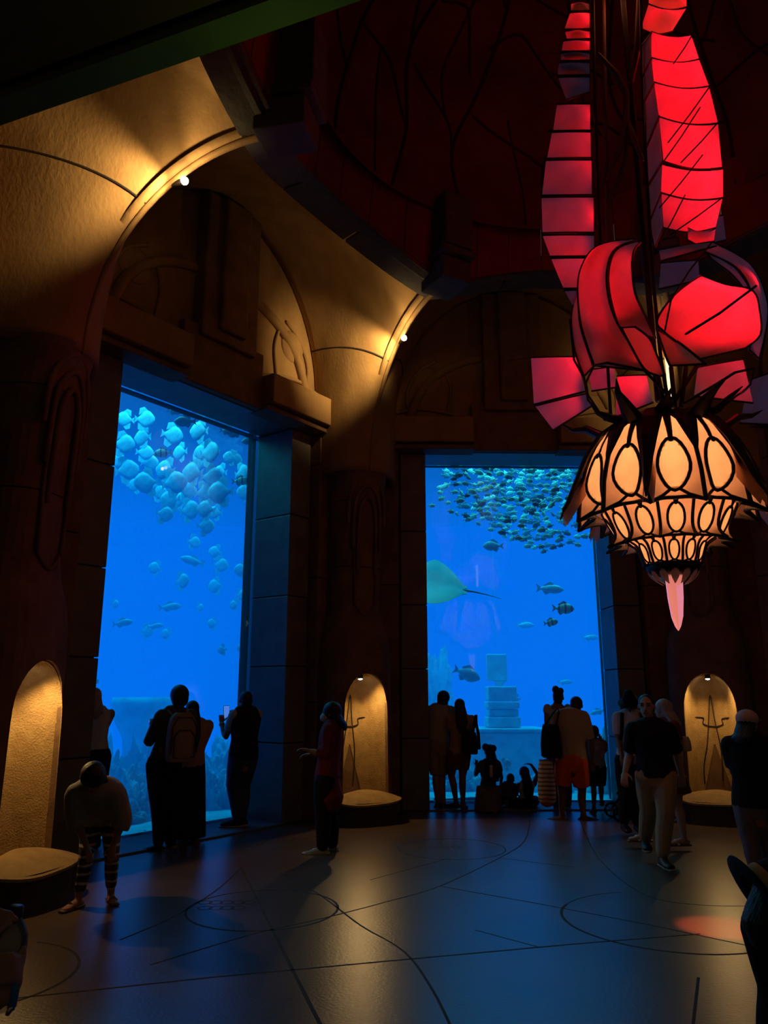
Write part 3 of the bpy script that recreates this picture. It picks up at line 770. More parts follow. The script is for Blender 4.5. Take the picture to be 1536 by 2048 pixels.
# masts, struts
def mast(pts, r, mt=IRON, nm='mast'):
    m = MB(); m.tube([Q(*p) for p in pts], r, 8); return m.build(nm, mt, CH, smooth=True)
mast([(1184, -120, 0), (1190, 200, 0), (1197, 420, 0), (1205, 560, 0), (1222, 840, .05)], .016)
mast([(1205, -120, .12), (1210, 200, .12), (1216, 520, .12)], .022, BROWNW)
mast([(1279, -120, -.2), (1284, 150, -.3), (1293, 350, -.35), (1306, 560, -.4), (1322, 720, -.5), (1336, 800, -.3)], .017)
mast([(1232, -200, 0), (1246, 0, 0), (1302, 640, 0), (1316, 800, 0)], .03)
for x0, x1 in ((1312, 1330), (1342, 1350), (1372, 1362), (1392, 1340)):
    mast([(x0, 735, -.15), (x1, 815, -.05)], .022)
mast([(1140, 640, 0), (1148, 720, 0), (1168, 755, -.05), (1176, 800, -.05), (1210, 840, -.1)], .011, IRON, 'edge_cord')
mast([(1188, 731, -.2), (1172, 765, -.2), (1176, 790, -.2), (1196, 820, -.2)], .010, IRON, 'edge_cord')
mast([(1188, 731, -.2), (1215, 726, -.4), (1262, 735, -.5), (1289, 741, -.5), (1345, 800, -.4)], .012, IRON, 'edge_cord')
mast([(1506, 737, -.1), (1470, 745, -.4), (1430, 770, -.45), (1365, 808, -.4)], .012, IRON, 'edge_cord')
mast([(1508, 737, -.05), (1500, 770, -.1), (1450, 810, -.15), (1405, 840, -.2)], .010, IRON, 'edge_cord')
for pts in ([(1197, 108, 0), (1232, 148, 0), (1254, 190, 0), (1252, 240, 0), (1243, 290, 0), (1205, 372, 0)], [(1277, -20, -.1), (1274, 100, -.1), (1262, 160, 0), (1254, 190, 0)], [(1256, 240, 0), (1264, 270, -.05), (1285, 320, -.15)], [(1258, 268, 0), (1250, 330, 0), (1222, 400, .1)]):
    mast(pts, [.016] + [.034] * (len(pts) - 2) + [.016], BROWNW, 'branching_strut')
for (x, y) in ((1083, 466), (1084, 391), (1094, 316), (1114, 206), (1116, 152), (1123, 104), (1130, 60), (1101, 513), (1127, 578), (1062, 715)):
    m = MB(); m.tube([Q(x, y, 0), Q(x - 45, y + 6, -.02)], .003, 4); m.build('whisker_wire', IRON, CH)
TUBE = glow('lamp_tube_glow', (1.0, .80, .42), 1.6)
m = MB(); m.tube([Q(1334, 700, .1), Q(1344, 800, .1)], .03, 8); m.build('lamp_tube', TUBE, CH, smooth=True)
# red lamps hung between the sails
REDS = [((1172, 47, .07), .35), ((1176, 92, .07), .3), ((1178, 245, .10), .22), ((1170, 300, .15), .2), ((1165, 360, .2), .4), ((1180, 445, .12), .3), ((1140, 530, .25), .45), ((1330, 10, .12), .8), ((1350, 95, .22), 2.4), ((1348, 145, .2), 2.2), ((1340, 210, .2), 2.0),
        ((1350, 285, .25), 1.7), ((1370, 365, .2), 2.4), ((1375, 425, .2), 2.4), ((1405, 470, .2), .9), ((1195, 545, .0), .9), ((1245, 590, -.25), .7), ((1290, 715, -.3), .3), ((1410, 620, -.35), 3.2), ((1470, 640, -.25), 1.8), ((1365, 625, -.35), 1.6),
        ((1135, 745, .22), .8), ((1130, 815, .2), .4), ((1265, 770, .32), 1.0), ((1440, 765, .12), .5), ((1515, 560, -.1), 1.2)]
BULBR = glow('red_bulb', (1, .04, .05), 3)
for k, (q, w) in enumerate(REDS):
    c = Q(*q); l = lamp('sail_lamp', 'SPOT', c, w * RED_W * .30, (1.0, .004, .014), shadow_soft_size=.05, spot_size=R(150), spot_blend=.5)
    l.rotation_euler = (FR + RT * (.5 if q[0] > 1290 else -.35)).to_track_quat('-Z', 'Y').to_euler()
# up-lights that wash the dome dim red
lamp('dome_wash', 'POINT', Q(1250, 60, 0) + Vector((0, 0, .4)), 6.0, (1.0, .26, .09), shadow_soft_size=.3)

# ------------------------------------------------------------------ fish
def fish_mesh(kind):
    """nose along +x, up +z, length 1; returns dict part -> MB"""
    out = {}
    b = MB()
    if kind == 'batfish':
        xs = [(-.38, .05, .03), (-.28, .14, .05), (-.12, .36, .08), (.05, .46, .10), (.22, .40, .10), (.36, .25, .085), (.46, .10, .05)]
    elif kind == 'reef':
        xs = [(-.36, .045, .025), (-.24, .10, .05), (-.08, .20, .085), (.1, .25, .10), (.26, .22, .095), (.39, .13, .075), (.48, .04, .03)]
    else:
        xs = [(-.38, .035, .022), (-.25, .08, .05), (-.05, .15, .085), (.15, .17, .10), (.32, .14, .09), (.43, .08, .06), (.5, .02, .02)]
    rs = []
    for x, h, w in xs:
        rs.append([Vector((x, w * math.cos(2 * math.pi * k / 10), h * math.sin(2 * math.pi * k / 10))) for k in range(10)])
    b.rings(rs); out['body'] = b
    def fin(pts, t=.012):
        m = MB(); n = len(pts)
        m.add([(x, -t, z) for x, z in pts] + [(x, t, z) for x, z in pts], [tuple(range(n)), tuple(range(n, 2 * n))[::-1]] + [(i, (i + 1) % n, n + (i + 1) % n, n + i) for i in range(n)])
        return m
    if kind == 'batfish':
        out['tail_fin'] = fin([(-.34, .05), (-.52, .2), (-.48, 0), (-.52, -.2), (-.34, -.05)])
        out['dorsal_fin'] = fin([(.12, .42), (-.08, .62), (-.3, .55), (-.32, .2), (-.12, .33)])
        out['anal_fin'] = fin([(.08, -.42), (-.1, -.62), (-.3, -.52), (-.32, -.18), (-.12, -.33)])
    else:
        h = .25 if kind == 'reef' else .17
        out['tail_fin'] = fin([(-.33, .04), (-.52, .17), (-.45, 0), (-.52, -.17), (-.33, -.04)])
        out['dorsal_fin'] = fin([(.2, h * .9), (.0, h + .1), (-.25, h * .7), (-.2, h * .45), (.0, h * .9)])
        out['anal_fin'] = fin([(-.02, -h * .9), (-.16, -h - .05), (-.28, -h * .5), (-.2, -h * .45)])
    return out
def stripes(name, a, b_, freq, ph=0.0, lo=.55):
    m = bpy.data.materials.new(name); m.use_nodes = True; nt = m.node_tree; bs = nt.nodes['Principled BSDF']
    tc = nt.nodes.new('ShaderNodeTexCoord'); sx = nt.nodes.new('ShaderNodeSeparateXYZ'); nt.links.new(tc.outputs['Object'], sx.inputs[0])
    w = nt.nodes.new('ShaderNodeMath'); w.operation = 'MULTIPLY_ADD'; w.inputs[1].default_value = freq; w.inputs[2].default_value = ph; nt.links.new(sx.outputs[0], w.inputs[0])
    s = nt.nodes.new('ShaderNodeMath'); s.operation = 'SINE'; nt.links.new(w.outputs[0], s.inputs[0])
    r = nt.nodes.new('ShaderNodeValToRGB'); r.color_ramp.elements[0].position = lo; r.color_ramp.elements[1].position = lo + .1
    r.color_ramp.elements[0].color = (*b_, 1); r.color_ramp.elements[1].color = (*a, 1); nt.links.new(s.outputs[0], r.inputs[0]); nt.links.new(r.outputs[0], bs.inputs['Base Color'])
    bs.inputs['Roughness'].default_value = .4
    return m
SILV = mat('batfish_silver', (.50, .56, .54), .35, (.30, .35, .34), 5)
FGREEN = mat('reef_fish_green', (.42, .55, .30), .4, (.16, .22, .14), 5)
FDARK = mat('reef_fish_dark', (.06, .09, .07), .5, (.12, .16, .1), 5)
FTEAL = mat('reef_fish_lit', (.55, .66, .45), .35, (.35, .42, .25), 5)
STRP = stripes('striped_fish', (.05, .07, .06), (.55, .60, .32), 22, 0.0, .5)
GROUP = mat('grouper_grey', (.30, .36, .34), .5, (.2, .24, .22), 6)
def make_fish(kind, mt, whole=False):
    parts = fish_mesh(kind)
    if whole:
        m = MB()
        for q in parts.values(): m.add(q.v, q.f)
        return m.mesh(kind + '_fish', mt, smooth=True), {}
    return parts['body'].mesh(kind + '_fish', mt, smooth=True), {k: v.mesh(k, mt) for k, v in parts.items() if k != 'body'}
FM = {}
def place_fish(key, name, loc, L, yaw, pitch=0, roll=0, label=None, group=None, cat='fish', flat=1.0):
    me, parts = FM[key]
    o = bpy.data.objects.new(name, me); COL.objects.link(o)
    o.location = loc; o.rotation_euler = (R(roll), R(pitch), R(yaw)); o.scale = (L, L * flat, L)
    tag(o, label, cat, group)
    for k, pm in parts.items():
        c = bpy.data.objects.new(k, pm); COL.objects.link(c); c.parent = o
    return o
FM['bat'] = make_fish('batfish', SILV); FM['school'] = make_fish('reef', FGREEN, True); FM['school_shade'] = make_fish('reef', FDARK, True); FM['school_lit'] = make_fish('reef', FTEAL, True)
FM['striped'] = make_fish('reef', STRP); FM['dark'] = make_fish('reef', FDARK); FM['jack'] = make_fish('jack', SILV); FM['grouper'] = make_fish('reef', GROUP)
rnd = random.Random(11)
# batfish in the left window: (px, py, depth, length in px, heading)
BF = [(290, 838, 13, 40, 1), (250, 838, 13.4, 34, -1), (248, 888, 12.8, 44, 1), (285, 875, 13.2, 38, -1), (345, 870, 13.4, 42, 1), (398, 862, 12.6, 44, -1), (235, 920, 13.5, 36, 1), (255, 940, 12.9, 46, 1), (292, 965, 12.6, 48, -1), (290, 905, 14, 34, 1), (330, 940, 13.2, 44, -1),
      (350, 965, 12.7, 50, 1), (385, 945, 13.0, 46, -1), (420, 905, 12.6, 48, 1), (405, 905, 13.8, 36, -1), (425, 955, 12.8, 46, 1), (440, 985, 12.6, 50, -1), (410, 985, 13.4, 40, 1), (340, 1000, 13.2, 40, -1), (330, 1028, 13.0, 34, 1), (380, 1020, 13.2, 42, 1), (412, 1018, 12.8, 38, -1), (412, 1052, 13.2, 34, 1),
      (460, 915, 13.6, 28, -1), (472, 918, 13.7, 26, 1), (485, 945, 13.2, 36, 1), (490, 985, 14, 34, -1), (375, 980, 13.6, 38, 1), (360, 905, 14, 34, -1), (300, 925, 14.2, 34, 1), (395, 925, 14.4, 34, 1), (268, 970, 14.2, 30, -1), (440, 945, 14.2, 32, -1), (360, 1000, 14.4, 32, -1), (318, 985, 14.4, 32, 1), (430, 1025, 14.5, 28, -1)]
for i, (x, y, Y, s, h) in enumerate(BF):
    Y += .5; q = P(x, y, Y); L = s / 1540 * Y * 1.05 * 1.05
    place_fish('bat', 'batfish', q, L, rnd.uniform(-30, 30) + (0 if h > 0 else 180), rnd.uniform(-14, 14), 0, 'pale silvery deep-bodied fish in the dense shoal high in the left window', 'shoal of pale fish in the left window')
BF2 = [(388, 1084, 15.5, 26), (430, 1104, 16, 26), (385, 1122, 14.5, 46), (310, 1136, 15.5, 26), (442, 1130, 15.5, 30), (365, 1162, 14.5, 32), (430, 1172, 16, 30), (482, 1140, 15, 28), (505, 1162, 15, 24), (482, 1190, 15.5, 22), (468, 1210, 15.5, 20), (340, 1214, 14.3, 42), (245, 1246, 13, 40), (310, 1252, 14.5, 30), (295, 1262, 15.5, 26), (424, 1247, 16, 20), (230, 1208, 15, 18), (484, 1296, 14, 20), (444, 1300, 14, 18), (332, 1268, 16, 22), (400, 1215, 16, 16), (190, 1362, 12, 16)]
for i, (x, y, Y, s) in enumerate(BF2):
    k = 'jack' if i in (2, 11, 12, 13) else 'bat'
    q = P(x, y, Y); L = s / 1540 * Y * 1.08
    place_fish(k, 'pale_fish' if k == 'jack' else 'batfish', q, L, rnd.choice((0, 180)) + rnd.uniform(-25, 25), rnd.uniform(-12, 12), 0, 'slim pale fish swimming below the dense shoal in the left window' if k == 'jack' else 'faint pale fish swimming alone below the dense shoal in the left window', 'slim fish below the shoal in the left window' if k == 'jack' else 'loose fish below the shoal in the left window')
place_fish('dark', 'dark_reef_fish', P(370, 843, 11.6), .36, 180, 0, 0, 'dark fish with a pale tail at the top of the left window', cat='fish')
place_fish('striped', 'striped_fish', P(325, 906, 12.0), .30, 180, 6, 0, 'dark striped fish amid the pale shoal in the left window')
place_fish('striped', 'striped_fish', P(482, 962, 12.2), .30, 0, -4, 0, 'small striped fish near the right side of the left window')
for i, (x, y) in enumerate(((350, 822), (375, 825), (455, 862), (470, 868), (498, 882))):
    place_fish('dark', 'dark_reef_fish', P(x, y, 12.0 + .1 * i), .26, rnd.choice((0, 180)), 5, 0, 'small dark fish half hidden under the lintel of the left window', 'dark fish under the lintel of the left window')
# school in the right window
pts = []
tries = 0
def inside(x, y):
    lo = 1010 + (x - 860) * .42 if x < 1090 else 1106 - (x - 1090) * .25
    return y < lo
while len(pts) < 270 and tries < 6000:
    tries += 1
    x = rnd.triangular(855, 1215, 1060); y = 930 + (rnd.random() ** 1.35) * 185
    if not inside(x, y): continue
    if any(abs(x - a) < 9 and abs(y - b) < 6 for a, b in pts): continue
    pts.append((x, y))
for i, (x, y) in enumerate(pts):
    Y = rnd.uniform(13.45, 15.2); s = rnd.uniform(14, 23); q = P(x, y, Y); L = s / 1540 * Y * 1.1
    pale = rnd.random()
    k = 'school_shade' if (pale < .33) else ('school_lit' if pale > .72 else 'school')  # dark and pale variants put shaded and lit fish into the colour
    hd = rnd.choice((0, 180)) + rnd.gauss(0, 28)
    lab = {'school_shade': ('small shade-toned fish in the dense school high in the right window', 'shade-toned fish of the school in the right window'), 'school_lit': ('small lit-toned green fish in the dense school high in the right window', 'lit-toned fish of the school in the right window'), 'school': ('small green fish in the dense school high in the right window', 'green fish of the school in the right window')}[k]
    place_fish(k, 'reef_fish', q, L, hd, rnd.gauss(8, 14), 0, *lab)
for (k, nm, x, y, Y, s, yaw, pit, lab) in (
    ('grouper', 'reef_fish', 986, 1092, 14.2, 40, 180, 0, 'stout teal fish just below the school in the right window'),
    ('grouper', 'grouper', 934, 1348, 14.6, 52, 0, 22, 'large stout grey fish diving in the middle of the right window'),
    ('jack', 'jack_fish', 1100, 1178, 14.5, 52, 0, 4, 'pale streamlined fish with forked tail right of the stingray'),
    ('striped', 'striped_fish', 1127, 1217, 13.8, 42, 0, 2, 'larger of two striped fish at the right side of the right window'),
    ('striped', 'striped_fish', 1102, 1245, 13.8, 28, 0, -8, 'smaller of two striped fish at the right side of the right window'),
    ('jack', 'pale_fish', 1130, 1364, 17, 28, 0, 0, 'faint pale fish high above the man in orange shorts'),
    ('jack', 'pale_fish', 1195, 1424, 15, 28, 180, 14, 'pale fish above the child with raised hands'),
    ('bat', 'pale_fish', 1032, 1398, 15.5, 16, 180, 0, 'tiny dull fish above the stepped pedestal'),
    ('bat', 'pale_fish', 1013, 1528, 13.9, 20, 0, -20, 'small bright fish above the crouching child'),
    ('jack', 'pale_fish', 1050, 1250, 17, 34, 0, 0, 'faint pale fish in the middle of the right window'),
    ('jack', 'pale_fish', 1180, 1275, 17, 32, 0, 0, 'faint pale fish low at the right side of the right window'),
    ('jack', 'yellow_fish', 887, 1581, 13.7, 14, 90, 60, 'tiny yellow green fish between the legs of the couple'),
    ('jack', 'yellow_fish', 860, 1571, 13.7, 10, 90, 60, 'tiny pale green fish beside the leg of the man in shorts')):
    place_fish(k, nm, P(x, y, Y), s / 1540 * Y * 1.06, yaw, pit, 0, lab)
# stingray
RAYM = mat('stingray_skin', (.34, .46, .34), .5, (.26, .36, .28), 3)
ry = empty('stingray', P(865, 1172, 13.75)); tag(ry, 'large flat stingray gliding in from the left edge of the right window', 'stingray')
m = MB()
def rayf(u, v):
    x = (u - .5) * 2; y = (v - .5) * 2
    w = .55 * (1 - abs(x) ** 1.6) + .02
    th = .06 * max(0, 1 - x * x) * max(0, 1 - y * y)
    return Vector((x * .62, y * w, .13 * abs(y) ** 1.5 * (1 - abs(x)) + .02 * math.sin(3 * x))), th
def rt(p): # tilt toward the glass so its back shows
    q = Matrix.Rotation(R(52), 3, 'X') @ p; q = Matrix.Rotation(R(8), 3, 'Y') @ q; return q + P(865, 1172, 13.75)
m.grid(lambda u, v: rt(rayf(u, v)[0] + Vector((0, 0, rayf(u, v)[1]))), 20, 14); m.grid(lambda u, v: rt(rayf(u, v)[0] - Vector((0, 0, rayf(u, v)[1] * .6 + .003))), 20, 14)
m.build('ray_disc', RAYM, ry, smooth=True)
m = MB(); m.tube([rt(Vector((.52, 0, 0))), rt(Vector((.75, 0, .0))), rt(Vector((1.0, 0, -.03))), rt(Vector((1.25, 0, -.08)))], [.03, .018, .01, .003], 6); m.build('ray_tail', FDARK, ry, smooth=True)
for sg in (-1, 1):
    m = MB(); m.grid(lambda u, v: rt(Vector((.40 + .22 * u, sg * (.04 + .13 * v * (1 - .6 * u)), .01))), 4, 3); m.build('pelvic_fin', RAYM, ry, solid=.015)

# ------------------------------------------------------------------ rocks and ruins in the tank
ROCK = mat('tank_rock', (.55, .60, .56), .9, (.26, .30, .28), 3, .6, 8)
ROCKG = mat('tank_rock_green', (.58, .66, .44), .9, (.34, .42, .28), 3, .6, 8)
RUIN = mat('tank_ruin', (.62, .68, .64), .85, (.40, .46, .44), 4, .4, 10)
def rock(c, rx, ry_, rz, seed, label, mt=None, name='rock', rough=.6):
    bm = bmesh.new(); bmesh.ops.create_icosphere(bm, subdivisions=5, radius=1)
    for v in bm.verts:
        n = v.co.normalized(); d = 1 + rough * noise.noise(n * 1.6 + Vector((seed * 7.1, 0, 0))) + rough * .5 * noise.noise(n * 4 + Vector((0, seed * 3.3, 0))) + rough * .35 * noise.noise(n * 9 + Vector((seed, 0, 0))) + rough * .12 * noise.noise(n * 22)
        v.co = Vector((n.x * d * rx, n.y * d * ry_, max(n.z * d * rz, -.1)))
    me = bpy.data.meshes.new(name); bm.to_mesh(me); bm.free(); me.materials.append(mt or ROCK)
    o = bpy.data.objects.new(name, me); COL.objects.link(o); o.location = (c[0], c[1], .05)
    return tag(o, label, 'rock')
# table rock in the left window
tb = P(300, 1430, 14.4); tb.x -= .05; g0 = Vector((tb.x, tb.y, 0)); er = empty('table_rock', g0); tag(er, 'big flat topped rock behind the man with the backpack', 'rock')
m = MB(); rs = []
for z, k in ((.02, .75), (.5, .62), (.95, .66), (1.3, .95), (1.55, 1.06), (1.66, 1.0)):
    rs.append([g0 + Vector((.60 * k * math.cos(2 * math.pi * i / 28) * (1 + .10 * noise.noise(Vector((math.cos(i * .224) * 2, math.sin(i * .224) * 2, z * 2)))), .75 * k * math.sin(2 * math.pi * i / 28), z)) for i in range(28)])
m.rings(rs); m.build('rock_body', ROCK, er, smooth=True)
RK = [(262, 1520, 12.6, .30, .3, .45, 'boulder right of the woman in the white top'), (240, 1600, 11.6, .32, .3, .62, 'jagged boulder behind the bending child'), (275, 1640, 11.3, .25, .3, .40, 'low jagged rock between the bending child and the backpack man'),
      (285, 1570, 12.6, .36, .3, .85, 'tall rock just left of the backpack man'), (432, 1560, 13.0, .35, .3, .72, 'craggy rock between the long haired woman and the man with a phone'), (455, 1545, 13.8, .5, .4, .82, 'far craggy rock behind the man with a phone'), (330, 1560, 13.3, .6, .4, .9, 'craggy rock hidden behind the backpack man'),
      (205, 1560, 12.0, .3, .3, .8, 'rock at the left edge of the left window'), (420, 1610, 13.4, .25, .25, .3, 'low rock behind the long haired woman'),
      (230, 1560, 12.4, .26, .3, .6, 'rounded rock left of the backpack man'), (300, 1610, 11.9, .3, .25, .55, 'pale rock right beside the legs of the backpack man'), (448, 1590, 12.6, .22, .22, .45, 'small craggy rock beside the knees of the man with a phone'), (255, 1660, 10.9, .2, .2, .22, 'small low rock against the glass behind the bending child'), (405, 1590, 12.4, .25, .25, .5, 'rock peeping out behind the long black skirt'),
      (1228, 1560, 14.1, .34, .35, .98, 'pale green rock at the right edge of the right window'), (1195, 1590, 14.4, .3, .3, .5, 'low green rock behind the child with raised hands'), (880, 1560, 14.5, .45, .4, .55, 'low rock behind the couple at the right window'), (950, 1590, 14.6, .4, .3, .35, 'low rock behind the kneeling girl'),
      (1110, 1590, 14.5, .4, .3, .34, 'low rock behind the striped bag'), (870, 1380, 17.5, .5, .5, 2.2, 'tall far rock at the left edge of the right window')]
for i, (x, y, Y, rx, ry_, rz, lb) in enumerate(RK):
    q = P(x, y, Y); rock(q, rx, ry_, rz, i + 1, lb, ROCKG if 'green' in lb else ROCK)
# stepped pedestal in the right window
pd = P(1003, 1560, 15.2); pe = empty('stepped_pedestal', Vector((pd.x, pd.y, 0))); tag(pe, 'stepped stone pedestal of a sunken ruin in the right window', 'ruin')
for nm, w_, d_, z0, z1, dx in (('plinth', 1.38, 1.0, .02, 1.02, .05), ('ledge', 1.5, 1.1, 1.03, 1.10, .05), ('step', .62, .6, 1.11, 1.30, .05), ('step', .56, .54, 1.31, 1.44, .05), ('step', .60, .58, 1.45, 1.58, .05), ('capital', .54, .52, 1.59, 1.86, .04)):
    m = MB(); m.box((pd.x + dx, pd.y, (z0 + z1) / 2), (w_, d_, z1 - z0)); m.build(nm, RUIN, pe, bevel=.025)
hs = P(993, 1335, 15.6); he = empty('sign_reflection', hs); tag(he, 'pale slab with a pointed tail added for a sign reflected in the right window', 'slab')  # slab and wire added in place of a lit sign's reflection in the glass
m = MB(); m.box(hs, (.40, .12, .52)); m.build('slab_block', RUIN, he, bevel=.02)
m = MB(); n_ = [(-.06, -.26), (.18, -.26), (.03, -.44)]; m.add([hs + Vector((x, -.05, z)) for x, z in n_] + [hs + Vector((x, .05, z)) for x, z in n_], [(0, 1, 2), (5, 4, 3), (0, 3, 4, 1), (1, 4, 5, 2), (2, 5, 3, 0)]); m.build('slab_tail', RUIN, he)
m = MB(); m.tube([hs + Vector((0, 0, .26)), hs + Vector((0, 0, 3.5))], .002, 6); m.build('added_wire', RUIN, he)

fl = G(1440, 1855); l = lamp('floor_red_lamp', 'SPOT', cp(42, 1.15, 3.45), 1300, (1.0, .13, .06), shadow_soft_size=.02, spot_size=R(11), spot_blend=.6)
l.rotation_euler = (fl - cp(42, 1.15, 3.45)).to_track_quat('-Z', 'Y').to_euler()

# ------------------------------------------------------------------ people
SK = {'tan': mat('skin_tan', (.30, .15, .09), .55), 'brown': mat('skin_brown', (.17, .085, .05), .55), 'light': mat('skin_light', (.42, .24, .17), .55), 'dark': mat('skin_dark', (.06, .035, .025), .55)}
HAIRB = mat('hair_black', (.008, .007, .007), .5, stretch=(1, 1, .2), bump=.4, bscale=60)
HAIRL = mat('hair_blond', (.42, .34, .24), .6, (.3, .24, .17), 20, .4, 60)
def fab(name, c, c2=None, sc=12): return mat('cloth_' + name, c, .85, c2, sc, .25, 40, .2)
EYE = mat('eye_dark', (.01, .008, .008), .2)
LIP = mat('lip', (.22, .07, .06), .5)
UP = Vector((0, 0, 1))
class Human:
    """joints: world points; f = facing; lt = towards the person's own left"""
    def __init__(s, Y, face, neck, pelvis, head, sc=1.0, ground=None, lean=None):
        s.Y = Y; s.sc = sc
        s.f = Vector((face[0], face[1], 0)).normalized(); s.lt = Vector((-s.f.y, s.f.x, 0))
        pt = lambda q: P(q[0], q[1], Y + (q[2] if len(q) > 2 else 0))
        s.pt = pt
        s.N = pt(neck); s.H = pt(pelvis); s.hd = pt(head)
        s.sh = {}; s.hp = {}; s.el = {}; s.wr = {}; s.kn = {}; s.an = {}; s.toe = {}; s.hand = {}
        for k, g in (('l', 1), ('r', -1)):
            s.sh[k] = s.N + s.lt * (g * .175 * sc) - UP * .035 * sc
            s.hp[k] = s.H + s.lt * (g * .09 * sc)
        s.parts = []
    def arm(s, k, el, wr, hand=None, curl=.5):
        s.el[k] = s.pt(el); s.wr[k] = s.pt(wr)
        d = (s.wr[k] - s.el[k]).normalized() if hand is None else (s.pt(hand) - s.wr[k]).normalized()
        s.hand[k] = (d, curl); return s
    def leg(s, k, kn, an, toe=None):
        s.kn[k] = s.pt(kn); s.an[k] = s.pt(an)
        a = s.an[k]; t = s.f if toe is None else Vector((toe[0], toe[1], 0)).normalized()
        s.toe[k] = t; return s
    # ---- shapes
    TORSO = [(-.22, .125, .095), (-.05, .158, .112), (.12, .155, .110), (.38, .135, .098), (.62, .150, .108), (.84, .172, .105), (.97, .150, .085), (1.05, .075, .065)]
    def torso(s, m, a=-.22, b=1.05, grow=0.0, kw=1.0):
        pts = []; rad = []
        for t, w, d in s.TORSO:
            if t < a - .01 or t > b + .01: continue
            pts.append(s.H.lerp(s.N, t)); rad.append(((w * kw) * s.sc + grow, d * s.sc + grow))
        m.tube(pts, rad, 14, lat=s.lt, dome=True if grow == 0 else 'end')
    def limb(s, m, pts, rad, f0=0.0, f1=1.0, grow=0.0):
        """part of a polyline limb between fractions f0..f1 of its joints"""
        n = len(pts) - 1; P_ = []; R_ = []
        N = 8
        for i in range(N + 1):
            x = (f0 + (f1 - f0) * i / N) * n; j = min(int(x), n - 1); u = x - j
            P_.append(pts[j].lerp(pts[j + 1], u)); R_.append((rad[j] + (rad[j + 1] - rad[j]) * u) * s.sc + grow)
        m.tube(P_, R_, 10, dome=True if (grow == 0 or f1 > .9) else 'start')
    AR = [.058, .053, .042, .042, .028]; LR = [.095, .084, .058, .057, .036]
    def armp(s, k):
        a, b, c = s.sh[k], s.el[k], s.wr[k]; return [a, a.lerp(b, .5), b, b.lerp(c, .35), c]
    def legp(s, k):
        a, b, c = s.hp[k], s.kn[k], s.an[k]; return [a, a.lerp(b, .5), b, b.lerp(c, .35) - s.toe[k] * .012, c]
    def do_hand(s, m, k):
        w = s.wr[k]; d, curl = s.hand[k]; q = s.sc
        side = d.cross(UP if abs(d.z) < .9 else s.f).normalized(); nrm = side.cross(d).normalized()
        if k == 'l': side = -side
        pc = w + d * .05 * q
        Mx = Matrix((side, nrm, d)).transposed()
        m.ell(pc, .040 * q, .019 * q, .055 * q, Mx, 10, 6)
        for i, (o_, L) in enumerate(((-.030, .070), (-.010, .080), (.010, .075), (.029, .060))):
            a = pc + d * .045 * q + side * o_ * q; b = a + (d * math.cos(curl * .7) - nrm * math.sin(curl * .7)) * L * .5 * q + side * o_ * .12; c = b + (d * math.cos(curl * 1.7) - nrm * math.sin(curl * 1.7)) * L * .5 * q
            m.tube([a - d * .02 * q, a, b, c], [.0095 * q, .0095 * q, .0085 * q, .007 * q], 6)
        a = pc - d * .02 * q - side * .03 * q; b = a - side * .035 * q + d * .03 * q; c = b - side * .008 * q + d * .032 * q - nrm * .008
        m.tube([a, b, c], [.012 * q, .0105 * q, .008 * q], 6)
    def do_foot(s, m, k, grow=0.0, ankle=.0, thin=1.0):
        a = s.an[k]; t = s.toe[k]; q = s.sc
        base = Vector((a.x, a.y, a.z - .075 * q)) if True else a
        side = Vector((-t.y, t.x, 0))
        L = .185 * q
        pts = [base - t * .045 * q + UP * .01, base + t * .0 + UP * .018, base + t * .07 * q + UP * .012, base + t * .14 * q, base + t * L]
        rad = [(.030 * q + grow, .030 * q + grow), (.036 * q + grow, .042 * q + grow), (.040 * q + grow, .036 * q + grow), (.046 * q + grow, .026 * q + grow), (.036 * q + grow, .018 * q + grow)]
        m.tube(pts, rad, 10, lat=side)
        m.tube([a + UP * ankle, base + UP * .01], [.036 * q + grow, .038 * q + grow], 8)
    def face_frame(s):
        fz = s.gz if hasattr(s, 'gz') else s.f
        up = (s.hd - s.N); up = (up - fz * up.dot(fz)); up.normalize()
        return fz, fz.cross(up).normalized() * -1, up
    def do_head(s, m):
        q = s.sc * getattr(s, 'hs', 1.0); c = s.hd
        fz = getattr(s, 'gaze', s.f).normalized()
        lt = UP.cross(fz); lt = lt.normalized() if lt.length > .01 else s.lt
        up = fz.cross(lt).normalized()
        s.hf = (fz, lt, up)
        Mx = Matrix((lt, fz, up)).transposed()
        m.ell(c + up * .022 * q - fz * .008 * q, .077 * q, .096 * q, .094 * q, Mx, 16, 10)
        m.ell(c - up * .042 * q + fz * .022 * q, .058 * q, .068 * q, .075 * q, Mx, 14, 8)
        m.ell(c - up * .095 * q + fz * .062 * q, .026 * q, .022 * q, .018 * q, Mx, 8, 5)
        m.tube([c + up * .012 * q + fz * .086 * q, c - up * .028 * q + fz * .108 * q], [.009 * q, .016 * q], 8)
        for g in (-1, 1):
            m.ell(c + lt * g * .079 * q - fz * .004 * q - up * .005 * q, .011 * q, .020 * q, .032 * q, Mx, 8, 6)
            m.ell(c + lt * g * .036 * q + fz * .083 * q + up * .028 * q, .022 * q, .010 * q, .008 * q, Mx, 8, 5)   # brow
        m.tube([s.N - UP * .02 * s.sc, s.N.lerp(c - up * .06 * q - fz * .02 * q, .6), c - up * .05 * q - fz * .02 * q], [.058 * s.sc, .052 * s.sc, .054 * s.sc], 10)
